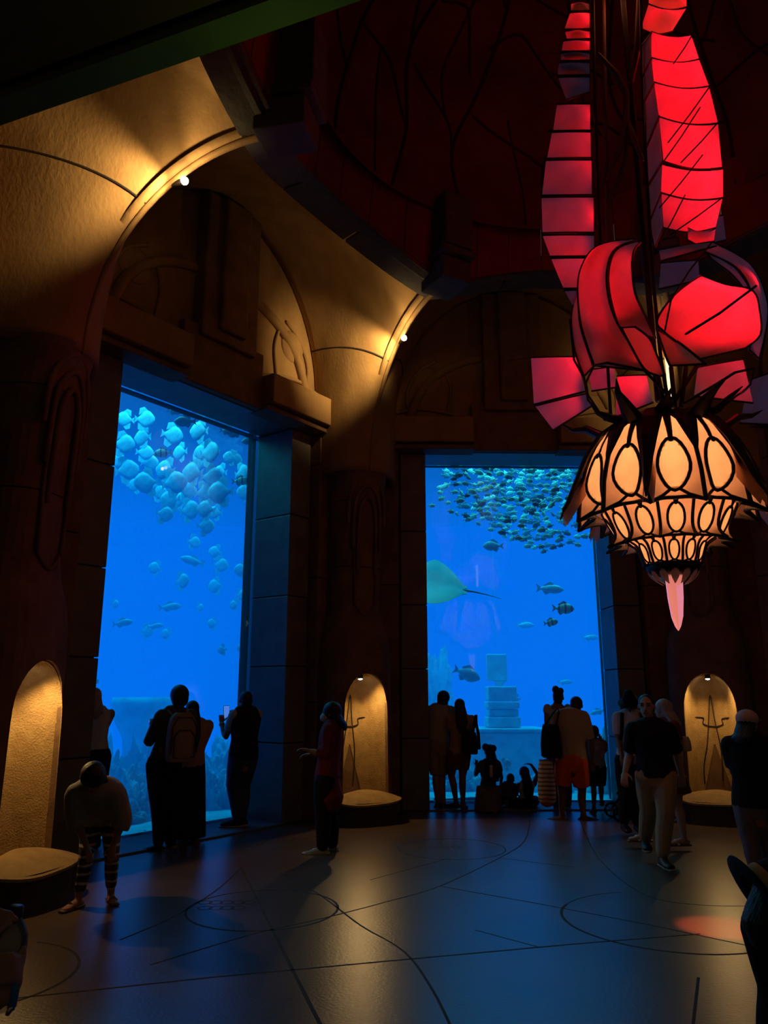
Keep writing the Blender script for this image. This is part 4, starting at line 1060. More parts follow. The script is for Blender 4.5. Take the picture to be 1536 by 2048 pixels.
    def body(s, label, skin, vox=.0085, bare=True):
        m = MB(); s.torso(m); s.do_head(m)
        for k in ('l', 'r'):
            if k in s.el:
                s.limb(m, s.armp(k), s.AR)
                if not hasattr(s, 'extra'): s.do_hand(m, k)
            if k in s.kn:
                s.limb(m, s.legp(k), s.LR); s.do_foot(m, k)
        if hasattr(s, 'extra'): s.extra(m)
        low = min([s.an[k].z - .1 for k in s.an] + [s.H.z - .2])
        s.base = Vector((s.H.x, s.H.y, max(0, low)))
        s.skin = skin
        s.o = tag(m.build('person', skin, origin=s.base, vox=vox, it=3), label, 'person'); return s
    def add(s, m, name, mt, vox=.013, it=4, lab=None):
        o = m.build(name, mt, s.o, vox=vox, it=it, smooth=True)
        if lab: o['label'] = lab
        return o
    def shirt(s, mt, sleeve=.28, hem=-.18, name='shirt', grow=.020, kw=1.0, arms=('l', 'r'), top=1.0):
        m = MB(); s.torso(m, hem, top, grow, kw)
        if hem < -.2:
            pass
        for k in arms:
            if k in s.el and sleeve > 0: s.limb(m, s.armp(k), s.AR, 0, sleeve, grow * .9)
            elif sleeve == 0: m.tube([s.sh[k] - s.lt * (.04 if k == 'l' else -.04) * s.sc, s.sh[k]], (.055 * s.sc) , 8)
        return s.add(m, name, mt)
    def pants(s, mt, length=.97, name='trousers', grow=.016, flare=0.0, legs=('l', 'r')):
        m = MB(); s.torso(m, -.22, .15, grow * .9)
        for k in legs:
            if k in s.kn:
                s.limb(m, s.legp(k), s.LR, 0, length, grow)
                if flare:
                    s.limb(m, s.legp(k), [r + flare * i / 4 for i, r in enumerate(s.LR)], 0, length, grow)
        return s.add(m, name, mt)
    def skirt(s, mt, hemz, r0=.17, r1=.3, d1=.26, name='skirt', c1=None):
        m = MB(); a = s.H.lerp(s.N, .16); b = Vector((s.H.x, s.H.y, hemz)) if c1 is None else c1
        rs = []
        for i in range(9):
            u = i / 8; c = a.lerp(b, u); w = (r0 + (r1 - r0) * u ** .8) * s.sc; d = (.12 + (d1 - .12) * u ** .8) * s.sc
            rs.append([c + s.lt * (w * math.cos(t) * (1 + .035 * u * math.sin(9 * t))) + s.f * (d * math.sin(t) * (1 + .035 * u * math.sin(9 * t))) for t in [2 * math.pi * j / 48 for j in range(48)]])
        m.rings(rs); return s.add(m, name, mt, vox=.014, it=2)
    def shoes(s, mt, sole=None, grow=.010):
        for k in s.an:
            m = MB(); s.do_foot(m, k, grow); o = s.add(m, 'shoe', mt, vox=.010, it=2)
            if sole:
                m = MB(); a = s.an[k]; t = s.toe[k]; q = s.sc; side = Vector((-t.y, t.x, 0)); b = Vector((a.x, a.y, max(.012, a.z - .098 * q)))
                m.tube([b - t * .07 * q, b + t * .05 * q, b + t * .13 * q, b + t * .215 * q], [(.034 * q, .014), (.042 * q, .014), (.050 * q, .014), (.034 * q, .012)], 10, lat=side); m.build('sole', sole, o, smooth=True)
    def hair(s, mt, long=0.0, bun=None, vol=1.0, back=None, cap_low=.0):
        fz, lt, up = s.hf; q = s.sc * getattr(s, 'hs', 1.0); c = s.hd; m = MB(); Mx = Matrix((lt, fz, up)).transposed()
        m.ell(c + up * .034 * q - fz * .022 * q, .088 * q * vol, .099 * q * vol, .094 * q * vol, Mx, 16, 10)
        m.ell(c - fz * .05 * q - up * .01 * q, .082 * q * vol, .066 * q * vol, .085 * q * vol, Mx, 14, 8)
        if long:
            b = back or (c - fz * .125 * q - UP * .10 * q)
            pts = [c - fz * .05 * q, b, b - UP * long * .5 - fz * .04, b - UP * long - fz * .05]
            m.tube(pts, [(.085 * q, .06 * q), (.095 * q, .05 * q), (.10 * q, .04 * q), (.05 * q, .025 * q)], 12, lat=lt)
        if bun:
            for (dx, dz, r) in bun: m.ell(c + lt * dx * q - fz * .04 * q + up * dz * q, r * q, r * q, r * q * 1.1, Mx, 12, 8)
        return s.add(m, 'hair', mt, vox=.010, it=2)
    def facial(s):
        fz, lt, up = s.hf; q = s.sc
        for g in (-1, 1):
            m = MB(); m.ell(s.hd + lt * g * .034 * q + fz * .086 * q + up * .012 * q, .013 * q, .008 * q, .007 * q, Matrix((lt, fz, up)).transposed(), 10, 6); m.build('eye', EYE, s.o, smooth=True)
            m = MB(); m.tube([s.hd + lt * g * .018 * q + fz * .094 * q + up * .034 * q, s.hd + lt * g * .052 * q + fz * .082 * q + up * .033 * q], .005 * q, 6); m.build('eyebrow', HAIRB, s.o, smooth=True)
        m = MB(); m.tube([s.hd - lt * .024 * q + fz * .088 * q - up * .062 * q, s.hd + fz * .094 * q - up * .063 * q, s.hd + lt * .024 * q + fz * .088 * q - up * .062 * q], [.005 * q, .008 * q, .005 * q], 6); m.build('mouth', LIP, s.o, smooth=True)

BLACK = fab('black', (.010, .010, .012)); NAVY = fab('navy', (.018, .024, .05)); DENIM = fab('denim', (.05, .075, .14), (.035, .05, .1)); WHITE = fab('white', (.55, .55, .56)); CREAM = fab('cream', (.42, .36, .28))
TAN = fab('tan_tee', (.52, .38, .22)); ORANGE = fab('orange', (.85, .10, .015)); KHAKI = fab('khaki', (.34, .24, .15)); MAROON = fab('maroon', (.16, .014, .022)); OLIVE = fab('olive', (.10, .085, .055)); GREYC = fab('grey', (.16, .15, .16)); DRED = fab('dark_red', (.16, .03, .02))
PINK = fab('pink', (.62, .36, .34)); PINKW = fab('dusty_pink', (.40, .24, .2)); BEIGE = fab('beige', (.34, .22, .17)); SHOEW = mat('shoe_white', (.5, .48, .46), .6); SHOEB = mat('shoe_black', (.012, .012, .014), .5); SHOEG = mat('shoe_grey', (.22, .21, .2), .6); LEATH = mat('sandal_leather', (.11, .055, .035), .5)
def shoulder(h, k): return h.sh[k]

def backpack(h, name, label, mt, trim, size=(.30, .16, .44), drop=.16, zip_=True):
    """worn on the back of h; a thing of its own"""
    w, d, H = [x * h.sc for x in size]; c = h.N - h.f * (.12 * h.sc + d * .5) - UP * (drop * h.sc + H * .4)
    o = empty(name, c - UP * H * .5); tag(o, label, 'backpack')
    m = MB(); rs = []
    for z, k in ((-.5, .82), (-.46, .96), (-.2, 1.0), (.2, .95), (.4, .80), (.5, .5)):
        rs.append([c + UP * (z * H) + h.lt * (w * .5 * k * math.copysign(abs(math.cos(t)) ** .5, math.cos(t))) + h.f * (d * .5 * k * math.copysign(abs(math.sin(t)) ** .5, math.sin(t))) for t in [2 * math.pi * j / 28 for j in range(28)]])
    m.rings(rs); b = m.build('pack_body', mt, o, smooth=True)
    m = MB(); rs = []
    for z, k in ((-.42, .8), (-.36, 1.0), (.05, .95), (.12, .7)):
        rs.append([c - h.f * (d * .46) + UP * (z * H) + h.lt * (w * .34 * k * math.copysign(abs(math.cos(t)) ** .5, math.cos(t))) + h.f * (d * .2 * k * math.sin(t)) for t in [2 * math.pi * j / 20 for j in range(20)]])
    m.rings(rs); pk = m.build('front_pocket', mt, o, smooth=True)
    if zip_:
        m = MB(); q = [(-.36, -.40), (-.38, .0), (-.2, .14), (.2, .14), (.38, .0), (.36, -.40), (-.36, -.40)]
        m.tube([c - h.f * (d * .58) + h.lt * (x * w) + UP * (z * H) for x, z in q], .006, 5); m.build('zip_line', trim, pk)
        m = MB(); m.tube([c - h.f * (d * .50) + h.lt * (x * w) + UP * (z * H) for x, z in ((-.44, -.3), (-.42, .2), (-.25, .40), (.25, .40), (.42, .2), (.44, -.3))], .006, 5); m.build('zip_line', trim, b)
    for k, g in (('l', 1), ('r', -1)):
        m = MB(); a = h.sh[k] - h.lt * (g * .06 * h.sc) + UP * .065 * h.sc
        m.tube([c + UP * H * .38 + h.lt * g * w * .2 + h.f * d * .3, a - h.f * .05, a + h.f * .06, a + h.f * .11 * h.sc - UP * .14 * h.sc, a + h.f * .10 * h.sc - UP * .30 * h.sc + h.lt * g * .03, c - UP * H * .3 + h.lt * g * (w * .5 + .02) + h.f * (d * .6)], [(.024, .008)] * 6, 6, lat=h.lt); m.build('shoulder_strap', mt if zip_ else trim, o, smooth=True)
    m = MB(); m.tube([c + UP * H * .49 - h.lt * .035, c + UP * (H * .49 + .035), c + UP * H * .49 + h.lt * .035], .008, 6); m.build('grab_handle', trim, o)
    return o
def tote(c, f, w, d, H, name, label, mt, trim, top, strap=True):
    o = empty(name, c); tag(o, label, 'bag'); lt = Vector((-f.y, f.x, 0)); m = MB(); rs = []
    for z, k in ((0, .75), (.06, .98), (.4, 1.0), (.75, .88), (1.0, .72)):
        rs.append([c + UP * (z * H) + lt * (w * .5 * k * math.copysign(abs(math.cos(t)) ** .6, math.cos(t))) + f * (d * .5 * k * math.sin(t)) for t in [2 * math.pi * j / 24 for j in range(24)]])
    m.rings(rs); m.build('bag_body', mt, o, smooth=True)
    for g in (-1, 1):
        m = MB(); m.tube([c + UP * H * .96 + lt * (w * .26) + f * g * d * .2, c.lerp(top, .8) + UP * H * .18 + lt * w * .12 + f * g * .02, top + f * g * .012, c.lerp(top, .8) + UP * H * .18 - lt * w * .12 + f * g * .02, c + UP * H * .96 - lt * (w * .26) + f * g * d * .2], .011, 6); m.build('bag_handle', trim, o, smooth=True)
    return o
def phone(c, n, name, label, w=.075, h=.155, lit=None):
    """n: direction the screen looks"""
    n = n.normalized(); lt = UP.cross(n).normalized(); up = n.cross(lt); M = Matrix((lt, n, up)).transposed()
    o = empty(name, c); tag(o, label, 'phone')
    m = MB(); m.box(c, (w, .010, h), M=M); m.build('phone_case', BLACK, o, bevel=.004)
    m = MB(); m.box(c + n * .0056, (w * .9, .002, h * .93), M=M); m.build('phone_screen', lit, o)
    return o
SCR = glow('phone_screen_glow', (.10, .28, 1.0), .7)

# 1 blond woman in a white top behind the left pier
h = Human(9.25, (-.5, .85), (190, 1422), (188, 1512), (187, 1397)); h.leg('l', (176, 1600), (176, 1672)); h.leg('r', (194, 1600), (194, 1676)); h.arm('l', (176, 1470, .1), (182, 1505, .2)); h.arm('r', (203, 1468, .1), (200, 1500, .22))
h.body('person with pale hair and a white top half hidden by the left pier', SK['light']); h.shirt(PINKW if False else WHITE, 0.0, .05, 'top', .012, arms=('l', 'r'), top=.97); h.pants(BLACK); h.shoes(SHOEB); h.hair(HAIRL, .10)
# 2 child bending forward in striped leggings
h = Human(6.98, (.25, -1), (192, 1580, -.36), (203, 1622, .06), (186, 1558, -.50), .86); h.gaze = Vector((-.1, -.75, -.75))
h.leg('l', (224, 1716, -.08), (222, 1784, .12), (.5, -.8)); h.leg('r', (172, 1712, -.12), (157, 1793, -.08), (-.35, -.9)); h.arm('r', (150, 1632, -.35), (172, 1690, -.32), (176, 1702, -.34)); h.arm('l', (246, 1640, -.3), (226, 1690, -.30), (224, 1702, -.32))
h.body('person bending forward in a loose white top and striped leggings', SK['tan'])
m = MB(); h.torso(m, -.22, .97, .065, 1.1); h.limb(m, h.armp('l'), h.AR, 0, .75, .045); h.limb(m, h.armp('r'), h.AR, 0, .75, .045); h.add(m, 'loose_top', fab('greywhite', (.30, .29, .28), (.22, .21, .2), 8), .016, 8)
LEGG = bpy.data.materials.new('striped_leggings'); LEGG.use_nodes = True; nt = LEGG.node_tree; tc = nt.nodes.new('ShaderNodeTexCoord'); wv = nt.nodes.new('ShaderNodeTexWave'); wv.bands_direction = 'Z'; wv.inputs['Scale'].default_value = 4.2; wv.inputs['Distortion'].default_value = 2.2; wv.inputs['Detail Scale'].default_value = 1.2
rp = nt.nodes.new('ShaderNodeValToRGB'); rp.color_ramp.elements[0].position = .74; rp.color_ramp.elements[1].position = .92; rp.color_ramp.elements[0].color = (.012, .012, .016, 1); rp.color_ramp.elements[1].color = (.45, .45, .47, 1)
nt.links.new(tc.outputs['Object'], wv.inputs[0]); nt.links.new(wv.outputs['Fac'], rp.inputs[0]); nt.links.new(rp.outputs[0], nt.nodes['Principled BSDF'].inputs['Base Color'])
h.pants(LEGG, .92, 'leggings', .010); h.hair(HAIRB, .10, vol=1.3)
for k in ('l', 'r'):
    m = MB(); a = h.an[k]; t = h.toe[k]; sd = Vector((-t.y, t.x, 0)); b = Vector((a.x, a.y, max(.012, a.z - .095)))
    m.tube([b - t * .06, b + t * .06, b + t * .18], [(.03, .012), (.036, .012), (.038, .011)], 10, lat=sd); o = m.build('sandal_sole', LEATH, h.o, smooth=True)
    m = MB(); m.tube([b + sd * .04 + t * .06 + UP * .01, b + t * .10 + UP * .052, b - sd * .04 + t * .06 + UP * .01], [(.010, .005)] * 3, 6); m.build('sandal_strap', SHOEG, h.o)
# 3 man with the beige backpack
h = Human(9.28, (-.55, .83), (353, 1425), (328, 1528), (358, 1396), 1.0)
h.gaze = Vector((-.45, .9, -.05)); h.hs = 1.08
h.leg('l', (316, 1614, .05), (317, 1687, .0), (-1, .15)); h.leg('r', (338, 1614, .12), (341, 1688, .15), (-1, .2)); h.arm('l', (296, 1487, .05), (304, 1452, .28), (305, 1442, .34)); h.arm('r', (384, 1490, .15), (335, 1470, .40))
h.body('man with a beige backpack photographing through the left window', SK['tan']); h.shirt(OLIVE, .5, -.12, 'shirt', .024, 1.05); h.pants(BLACK, .98, 'trousers', .030); h.shoes(SHOEB, SHOEG); h.hair(HAIRB, vol=1.16)
backpack(h, 'backpack', 'beige backpack with dark piping on the man at the left window', BEIGE, BLACK, (.33, .19, .54), .05)
phone(P(302, 1443, 9.62), Vector((.35, -.9, .1)), 'phone', 'dark phone held up by the man with the beige backpack', lit=SCR, w=.06, h=.03)
# 4 woman with long black hair in a long skirt
h = Human(9.78, (-.4, .9), (389, 1446), (380, 1538), (384, 1421), .96); h.leg('l', (366, 1610), (368, 1676), (-.8, .3)); h.leg('r', (390, 1610), (392, 1676), (-.6, .5)); h.arm('l', (372, 1490, .1), (375, 1520, .25)); h.arm('r', (402, 1492, .05), (396, 1525, .2))
h.body('woman with long black hair and a long black skirt beside the backpack man', SK['tan']); h.shirt(PINKW, .55, -.16, 'blouse', .022, 1.05); h.skirt(BLACK, .06, .18, .24, .24); h.shoes(SHOEG); h.hair(HAIRB, .40)
# 5 man in a vest filming with his phone
h = Human(10.75, (-.62, .78), (492, 1424), (487, 1512), (490, 1401), 1.02)
h.leg('l', (465, 1572, -.05), (474, 1636, -.02), (-.95, -.1)); h.leg('r', (487, 1572, .1), (484, 1634, .05), (-.95, .1)); h.arm('l', (451, 1474, -.02), (443, 1446, .12), (443, 1434, .16), .9); h.arm('r', (478, 1462, .35), (464, 1440, .34), (462, 1431, .34), .9)
h.body('man in a dark vest filming the left window with a lit phone', SK['tan']); h.shirt(fab('bluewhite', (.45, .45, .47)), .34, -.1, 'shirt', .018); h.shirt(BLACK, 0, -.2, 'vest', .036, 1.12, top=.99); h.pants(DENIM, .97, 'jeans', .028); h.shoes(NAVY, SHOEW); h.hair(HAIRB, vol=.97)
phone(P(453, 1424, 10.98), Vector((.45, -.9, .12)), 'phone', 'lit phone held up by the man in the dark vest', lit=SCR, w=.085, h=.175)
m = MB(); w = h.wr['l']; d = (h.wr['l'] - h.el['l']).normalized(); m.tube([w - d * .035, w - d * .010], .040, 10, dome=False); m.build('wristband', mat('wristband', (.6, .5, .2), .6), h.o)
# 6 person in a maroon cardigan and mask
h = Human(9.15, (-1, .12), (664, 1452), (653, 1560), (661, 1427), .98)
h.leg('l', (645, 1630, -.06), (645, 1693, -.06), (-1, 0)); h.leg('r', (660, 1630, .1), (664, 1688, .12), (-1, .1)); h.arm('l', (655, 1508, -.15), (621, 1502, -.10), (610, 1499, -.1)); h.arm('r', (650, 1506, .2), (625, 1508, .18))
h.body('person in a maroon cardigan and face mask standing before the middle pier', SK['tan']); m = MB(); h.torso(m, -.22, 1.0, .030, 1.05); m.tube([h.H, h.H - UP * .20 - h.f * .03], [(.17, .14), (.19, .17)], 14, lat=h.lt); [h.limb(m, h.armp(k), h.AR, 0, .85, .022) for k in 'lr']; h.add(m, 'cardigan', MAROON)
h.pants(BLACK, .99, 'trousers', .034); h.shoes(SHOEG, SHOEW); h.hair(HAIRB, .07, vol=1.14)
fz, lt, up = h.hf; m = MB(); m.ell(h.hd + fz * .062 - up * .045, .062, .060, .052, Matrix((lt, fz, up)).transposed()); m.build('face_mask', WHITE, h.o, smooth=True)
# 7 man in a pale tee and shorts
h = Human(12.55, (.35, .93), (880, 1417), (875, 1488), (888, 1399), 1.02); h.gaze = Vector((.5, .85, -.15))
h.leg('l', (872, 1548), (876, 1606), (.75, .5)); h.leg('r', (884, 1548), (887, 1608), (.8, .5)); h.arm('r', (903, 1458, -.05), (918, 1470, -.22)); h.arm('l', (862, 1462, .15), (868, 1490, .3))
h.body('man in pale tee and khaki shorts at the left side of the right window', SK['tan']); h.shirt(CREAM, .42, -.2, 'tee_shirt', .028, 1.12); h.pants(KHAKI, .52, 'shorts', .034); h.shoes(SHOEB); h.hair(HAIRB, vol=1.12)
# 8 woman with a black backpack
h = Human(12.3, (.1, 1), (921, 1434), (917, 1510), (919, 1413), .95); h.gaze = Vector((-.1, .95, -.05))
h.leg('l', (903, 1552, .05), (912, 1603, .08), (-.6, .7)); h.leg('r', (925, 1553), (926, 1606), (.3, .9)); h.arm('l', (904, 1475), (901, 1508, .08), (901, 1520, .1)); h.arm('r', (936, 1475, .12), (932, 1500, .22))
h.body('woman with long hair and dark red shorts in the couple at the right window', SK['brown']); h.shirt(PINKW, .3, -.1, 'top', .018); h.pants(DRED, .34, 'shorts', .020); h.shoes(LEATH); h.hair(HAIRB, .30)
backpack(h, 'backpack', 'black backpack worn by the woman in dark red shorts', BLACK, BLACK, (.26, .18, .36), .24, False).location += Vector((.13, 0, 0))
# 9 kneeling girl with a bun
h = Human(12.25, (-.1, 1), (979, 1524), (976, 1580), (979, 1504), .70); h.hs = 1.3
h.leg('l', (966, 1612, .12), (966, 1616, -.1), (0, -1)); h.leg('r', (988, 1612, .12), (988, 1616, -.1), (0, -1)); h.arm('l', (951, 1550, .12), (953, 1532, .25), (953, 1518, .28), .1); h.arm('r', (1003, 1554, .1), (1001, 1570, .25))
h.body('girl with a hair bun kneeling in a long skirt at the right window', SK['brown'], .008); h.shirt(fab('blue_print', (.10, .13, .17), (.05, .06, .08), 30), .3, .0, 'top', .020); h.skirt(fab('grey_skirt', (.13, .12, .11), (.09, .085, .08), 14), .025, .25, .30, .34); h.hair(HAIRB, .04, [(.075, .08, .06), (-.06, .06, .055)], 1.02)
o = backpack(h, 'backpack', 'small dark backpack with a white tag on the kneeling girl', NAVY, BLACK, (.30, .16, .38), .04, False)
m = MB(); c = h.N - h.f * .28 * .8 - UP * .06; m.box(c + Vector((-.03, -.0, -.05)), (.045, .012, .17), rz=.1); m.build('white_tag', WHITE, o, bevel=.004)
# 10 child crouching at the glass
h = Human(12.62, (.1, 1), (1018, 1570), (1014, 1596, -.05), (1021, 1560, .02), .56); h.hs = 1.3; h.gaze = Vector((.15, .8, -.5))
h.leg('l', (1005, 1584, .2), (1006, 1604, .08), (0, 1)); h.leg('r', (1026, 1584, .2), (1024, 1604, .08), (.2, 1)); h.arm('l', (1004, 1582, .1), (1010, 1592, .2)); h.arm('r', (1030, 1582, .1), (1036, 1590, .18))
h.body('small child crouching between the kneeling girl and the sitting girl', SK['brown'], .008); h.shirt(fab('dark_blue_top', (.05, .06, .08)), .5, -.2, 'shirt', .022, 1.15); h.pants(NAVY, .9, 'trousers', .014); h.hair(HAIRB, vol=1.03)
# 11 girl sitting with one arm raised
h = Human(12.42, (-.2, 1), (1053, 1566), (1053, 1606), (1048, 1547), .70); h.hs = 1.2
h.leg('l', (1022, 1606, .25), (1012, 1610, .05), (-.5, .5)); h.leg('r', (1072, 1600, .28), (1060, 1610, .30), (-.6, .4)); h.arm('r', (1075, 1548, .05), (1062, 1529, .12), (1052, 1527, .14), .6); h.arm('l', (1034, 1586, .1), (1026, 1600, .2))
h.body('girl with very long hair sitting on the sill with one arm raised', SK['brown'], .008); h.shirt(WHITE, .0, -.05, 'top', .014); h.pants(BLACK, .9, 'trousers', .030); h.hair(HAIRB, .30, vol=1.05)
# 12 woman with a top knot
h = Human(12.5, (-.2, 1), (1115, 1412), (1117, 1500), (1117, 1396), .98); h.gaze = Vector((.4, .9, 0))
h.leg('l', (1112, 1566), (1112, 1612), (-.2, 1)); h.leg('r', (1134, 1566), (1136, 1612), (.2, 1)); h.arm('l', (1094, 1455), (1098, 1490, .2)); h.arm('r', (1142, 1455), (1138, 1490, .2))
h.body('woman with a tall top knot and lacy white top beyond the man in orange shorts', SK['tan']); h.shirt(WHITE, .12, .0, 'lace_top', .014, top=.9); h.pants(DENIM, .97, 'trousers', .02); h.shoes(SHOEG); h.hair(HAIRB, 0, [(.03, .13, .060), (-.05, .11, .05), (.05, .16, .03)], 1.0)
# 13 man in orange shorts
h = Human(11.5, (.12, 1), (1141, 1428), (1143, 1522), (1153, 1412, .08), 1.06); h.gaze = Vector((.35, .8, -.5))
h.leg('l', (1123, 1578, .02), (1124, 1630), (-.55, .2)); h.leg('r', (1164, 1580, .04), (1167, 1630), (.75, -.1)); h.arm('r', (1182, 1484, .0), (1184, 1518, .06)); h.arm('l', (1108, 1484, .05), (1101, 1516, .05))
h.body('man in bright orange shorts and a tan tee looking down at the right window', SK['brown']); h.shirt(TAN, .44, -.16, 'tee_shirt', .030, 1.16); h.pants(ORANGE, .44, 'shorts', .040, .02); h.hair(HAIRB, vol=.98); h.shoes(LEATH)
tote(P(1104, 1516, 11.36), Vector((.15, 1, 0)).normalized(), .30, .16, .46, 'tote_bag', 'black tote bag on the shoulder of the man in orange shorts', BLACK, BLACK, P(1116, 1416, 11.45))
bagm = stripes('striped_bag_cloth', (.50, .42, .38), (.20, .13, .12), 0, 0, .5); nt = bagm.node_tree; tc = nt.nodes.new('ShaderNodeTexCoord'); wv = nt.nodes.new('ShaderNodeTexWave'); wv.bands_direction = 'Z'; wv.inputs['Scale'].default_value = 5.5; wv.inputs['Distortion'].default_value = 1.0
rp = nt.nodes.new('ShaderNodeValToRGB'); rp.color_ramp.elements[0].color = (.14, .08, .075, 1); rp.color_ramp.elements[1].color = (.46, .38, .34, 1); rp.color_ramp.elements[0].position = .25; rp.color_ramp.elements[1].position = .5
nt.links.new(tc.outputs['Object'], wv.inputs[0]); nt.links.new(wv.outputs['Fac'], rp.inputs[0]); nt.links.new(rp.outputs[0], nt.nodes['Principled BSDF'].inputs['Base Color'])
o = tote(P(1095, 1606, 11.4), Vector((.15, 1, 0)).normalized(), .25, .16, .58, 'striped_bag', 'long striped woven bag with a red base beside the man in orange shorts', bagm, BLACK, P(1100, 1516, 11.5))
m = MB(); c = P(1095, 1606, 11.4); m.tube([c + UP * .015, c + UP * .07], [(.105, .07), (.122, .082)], 20, lat=Vector((1, 0, 0))); m.build('bag_base', fab('bag_red', (.45, .02, .02)), o, smooth=True)
# 14 child with raised hands
h = Human(12.15, (.2, 1), (1189, 1484), (1192, 1536), (1188, 1465), .72); h.hs = 1.2
h.leg('l', (1187, 1574), (1188, 1617, -.1), (-.1, 1)); h.leg('r', (1202, 1572, .05), (1203, 1602, .1), (.3, 1)); h.arm('r', (1208, 1504, .05), (1202, 1484, .15), (1200, 1474, .18), .2); h.arm('l', (1176, 1502, .1), (1182, 1484, .2), (1184, 1474, .22), .2)
h.body('child in shorts with hands raised to the glass beside the man in orange shorts', SK['dark'], .008); h.shirt(fab('grey_print', (.09, .085, .085), (.30, .28, .28), 7), .4, -.2, 'tee_shirt', .026, 1.12); h.pants(BLACK, .48, 'shorts', .030); h.shoes(SHOEB); h.hair(HAIRB)
# 15 man walking towards the camera
h = Human(8.35, (-.15, -1), (1301, 1452), (1312, 1550), (1293, 1413), 1.02); h.gaze = Vector((-.45, -.9, -.02))
h.leg('l', (1331, 1632, -.16), (1325, 1710, -.14), (.05, -1)); h.leg('r', (1297, 1622, .12), (1290, 1676, .45), (-.2, -1)); h.arm('r', (1259, 1507, .12), (1250, 1543, .02), (1249, 1556, -.02), .7); h.arm('l', (1354, 1507, .05), (1361, 1545, .06))
h.body('man in a black polo shirt and khaki trousers walking towards the camera', SK['light'], .0075); h.shirt(BLACK, .46, -.12, 'polo_shirt', .030, 1.08); h.pants(KHAKI, .97, 'trousers', .030); h.shoes(SHOEB, SHOEG); h.hair(HAIRB, vol=.98); h.facial()
# 16 person in a dark hat
h = Human(10.3, (-.2, -1), (1262, 1430), (1262, 1520), (1262, 1412), .98); h.gaze = Vector((-.5, -.8, -.45))
h.leg('l', (1272, 1592), (1274, 1645), (0, -1)); h.leg('r', (1250, 1592), (1248, 1645), (0, -1)); h.arm('r', (1237, 1478), (1244, 1512, -.2)); h.arm('l', (1284, 1478), (1276, 1508, -.2))
h.body('person in a dark hat and white shirt behind the walking man', SK['brown']); h.shirt(WHITE, .4, -.2, 'shirt', .026, 1.05); h.pants(BLACK, .97, 'trousers', .03); h.shoes(SHOEB); h.hair(HAIRB)
fz, lt, up = h.hf; m = MB(); Mx = Matrix((lt, fz, up)).transposed(); c = h.hd + up * .06; m.ell(c, .165, .175, .016, Mx, 20, 5); m.tube([c, c + up * .05, c + up * .10], [(.094, .104), (.092, .10), (.07, .078)], 18, lat=lt); m.build('hat', BLACK, h.o, smooth=True)
for g in (-1, 1):
    m = MB(); m.tube([h.N + h.lt * g * .11 + UP * .05 - h.f * .06, h.N + h.lt * g * .12 + UP * .02 + h.f * .10, h.N + h.lt * g * .14 - UP * .2 + h.f * .15, h.N + h.lt * g * .17 - UP * .36 + h.f * .06], [(.024, .008)] * 4, 6, lat=h.lt); m.build('shoulder_strap', BLACK, h.o, smooth=True)
# 17 pale haired woman behind the walking man
h = Human(9.35, (-1, -.25), (1330, 1446), (1338, 1540), (1325, 1420), .97); h.gaze = Vector((-.5, .6, 0))
h.leg('l', (1355, 1612, -.05), (1367, 1672, -.05), (-1, -.1)); h.leg('r', (1310, 1610, .1), (1290, 1664, .12), (-1, 0)); h.arm('l', (1358, 1496, -.1), (1362, 1530, -.15)); h.arm('r', (1318, 1495, .2), (1310, 1530, .2))
h.body('woman with pale grey hair and a dark dress behind the walking man', SK['light']); h.shirt(MAROON, .3, -.1, 'dress_top', .022); h.skirt(fab('maroon_dark', (.09, .012, .014)), .62, .18, .25, .23); h.hair(mat('hair_grey', (.36, .32, .29), .6, (.22, .2, .18), 25, .4, 60), .12, vol=1.08)
for k in ('l', 'r'):
    m = MB(); a = h.an[k]; t = h.toe[k]; sd = Vector((-t.y, t.x, 0)); b = Vector((a.x, a.y, max(.014, a.z - .095)))
    m.tube([b - t * .07, b + t * .06, b + t * .2], [(.032, .014), (.04, .014), (.042, .012)], 10, lat=sd); m.build('sandal_sole', LEATH, h.o, smooth=True)
    m = MB(); m.tube([b + sd * .05 + t * .08 + UP * .01, b + t * .11 + UP * .06, b - sd * .05 + t * .08 + UP * .01], [(.016, .006)] * 3, 6); m.build('sandal_strap', SHOEW, h.o, smooth=True)
tote(P(1369, 1502, 9.3), Vector((1, .2, 0)).normalized(), .22, .11, .16, 'handbag', 'small cream handbag hanging behind the walking man', CREAM, mat('bag_strap_pale', (.6, .5, .36), .5), P(1357, 1474, 9.3))
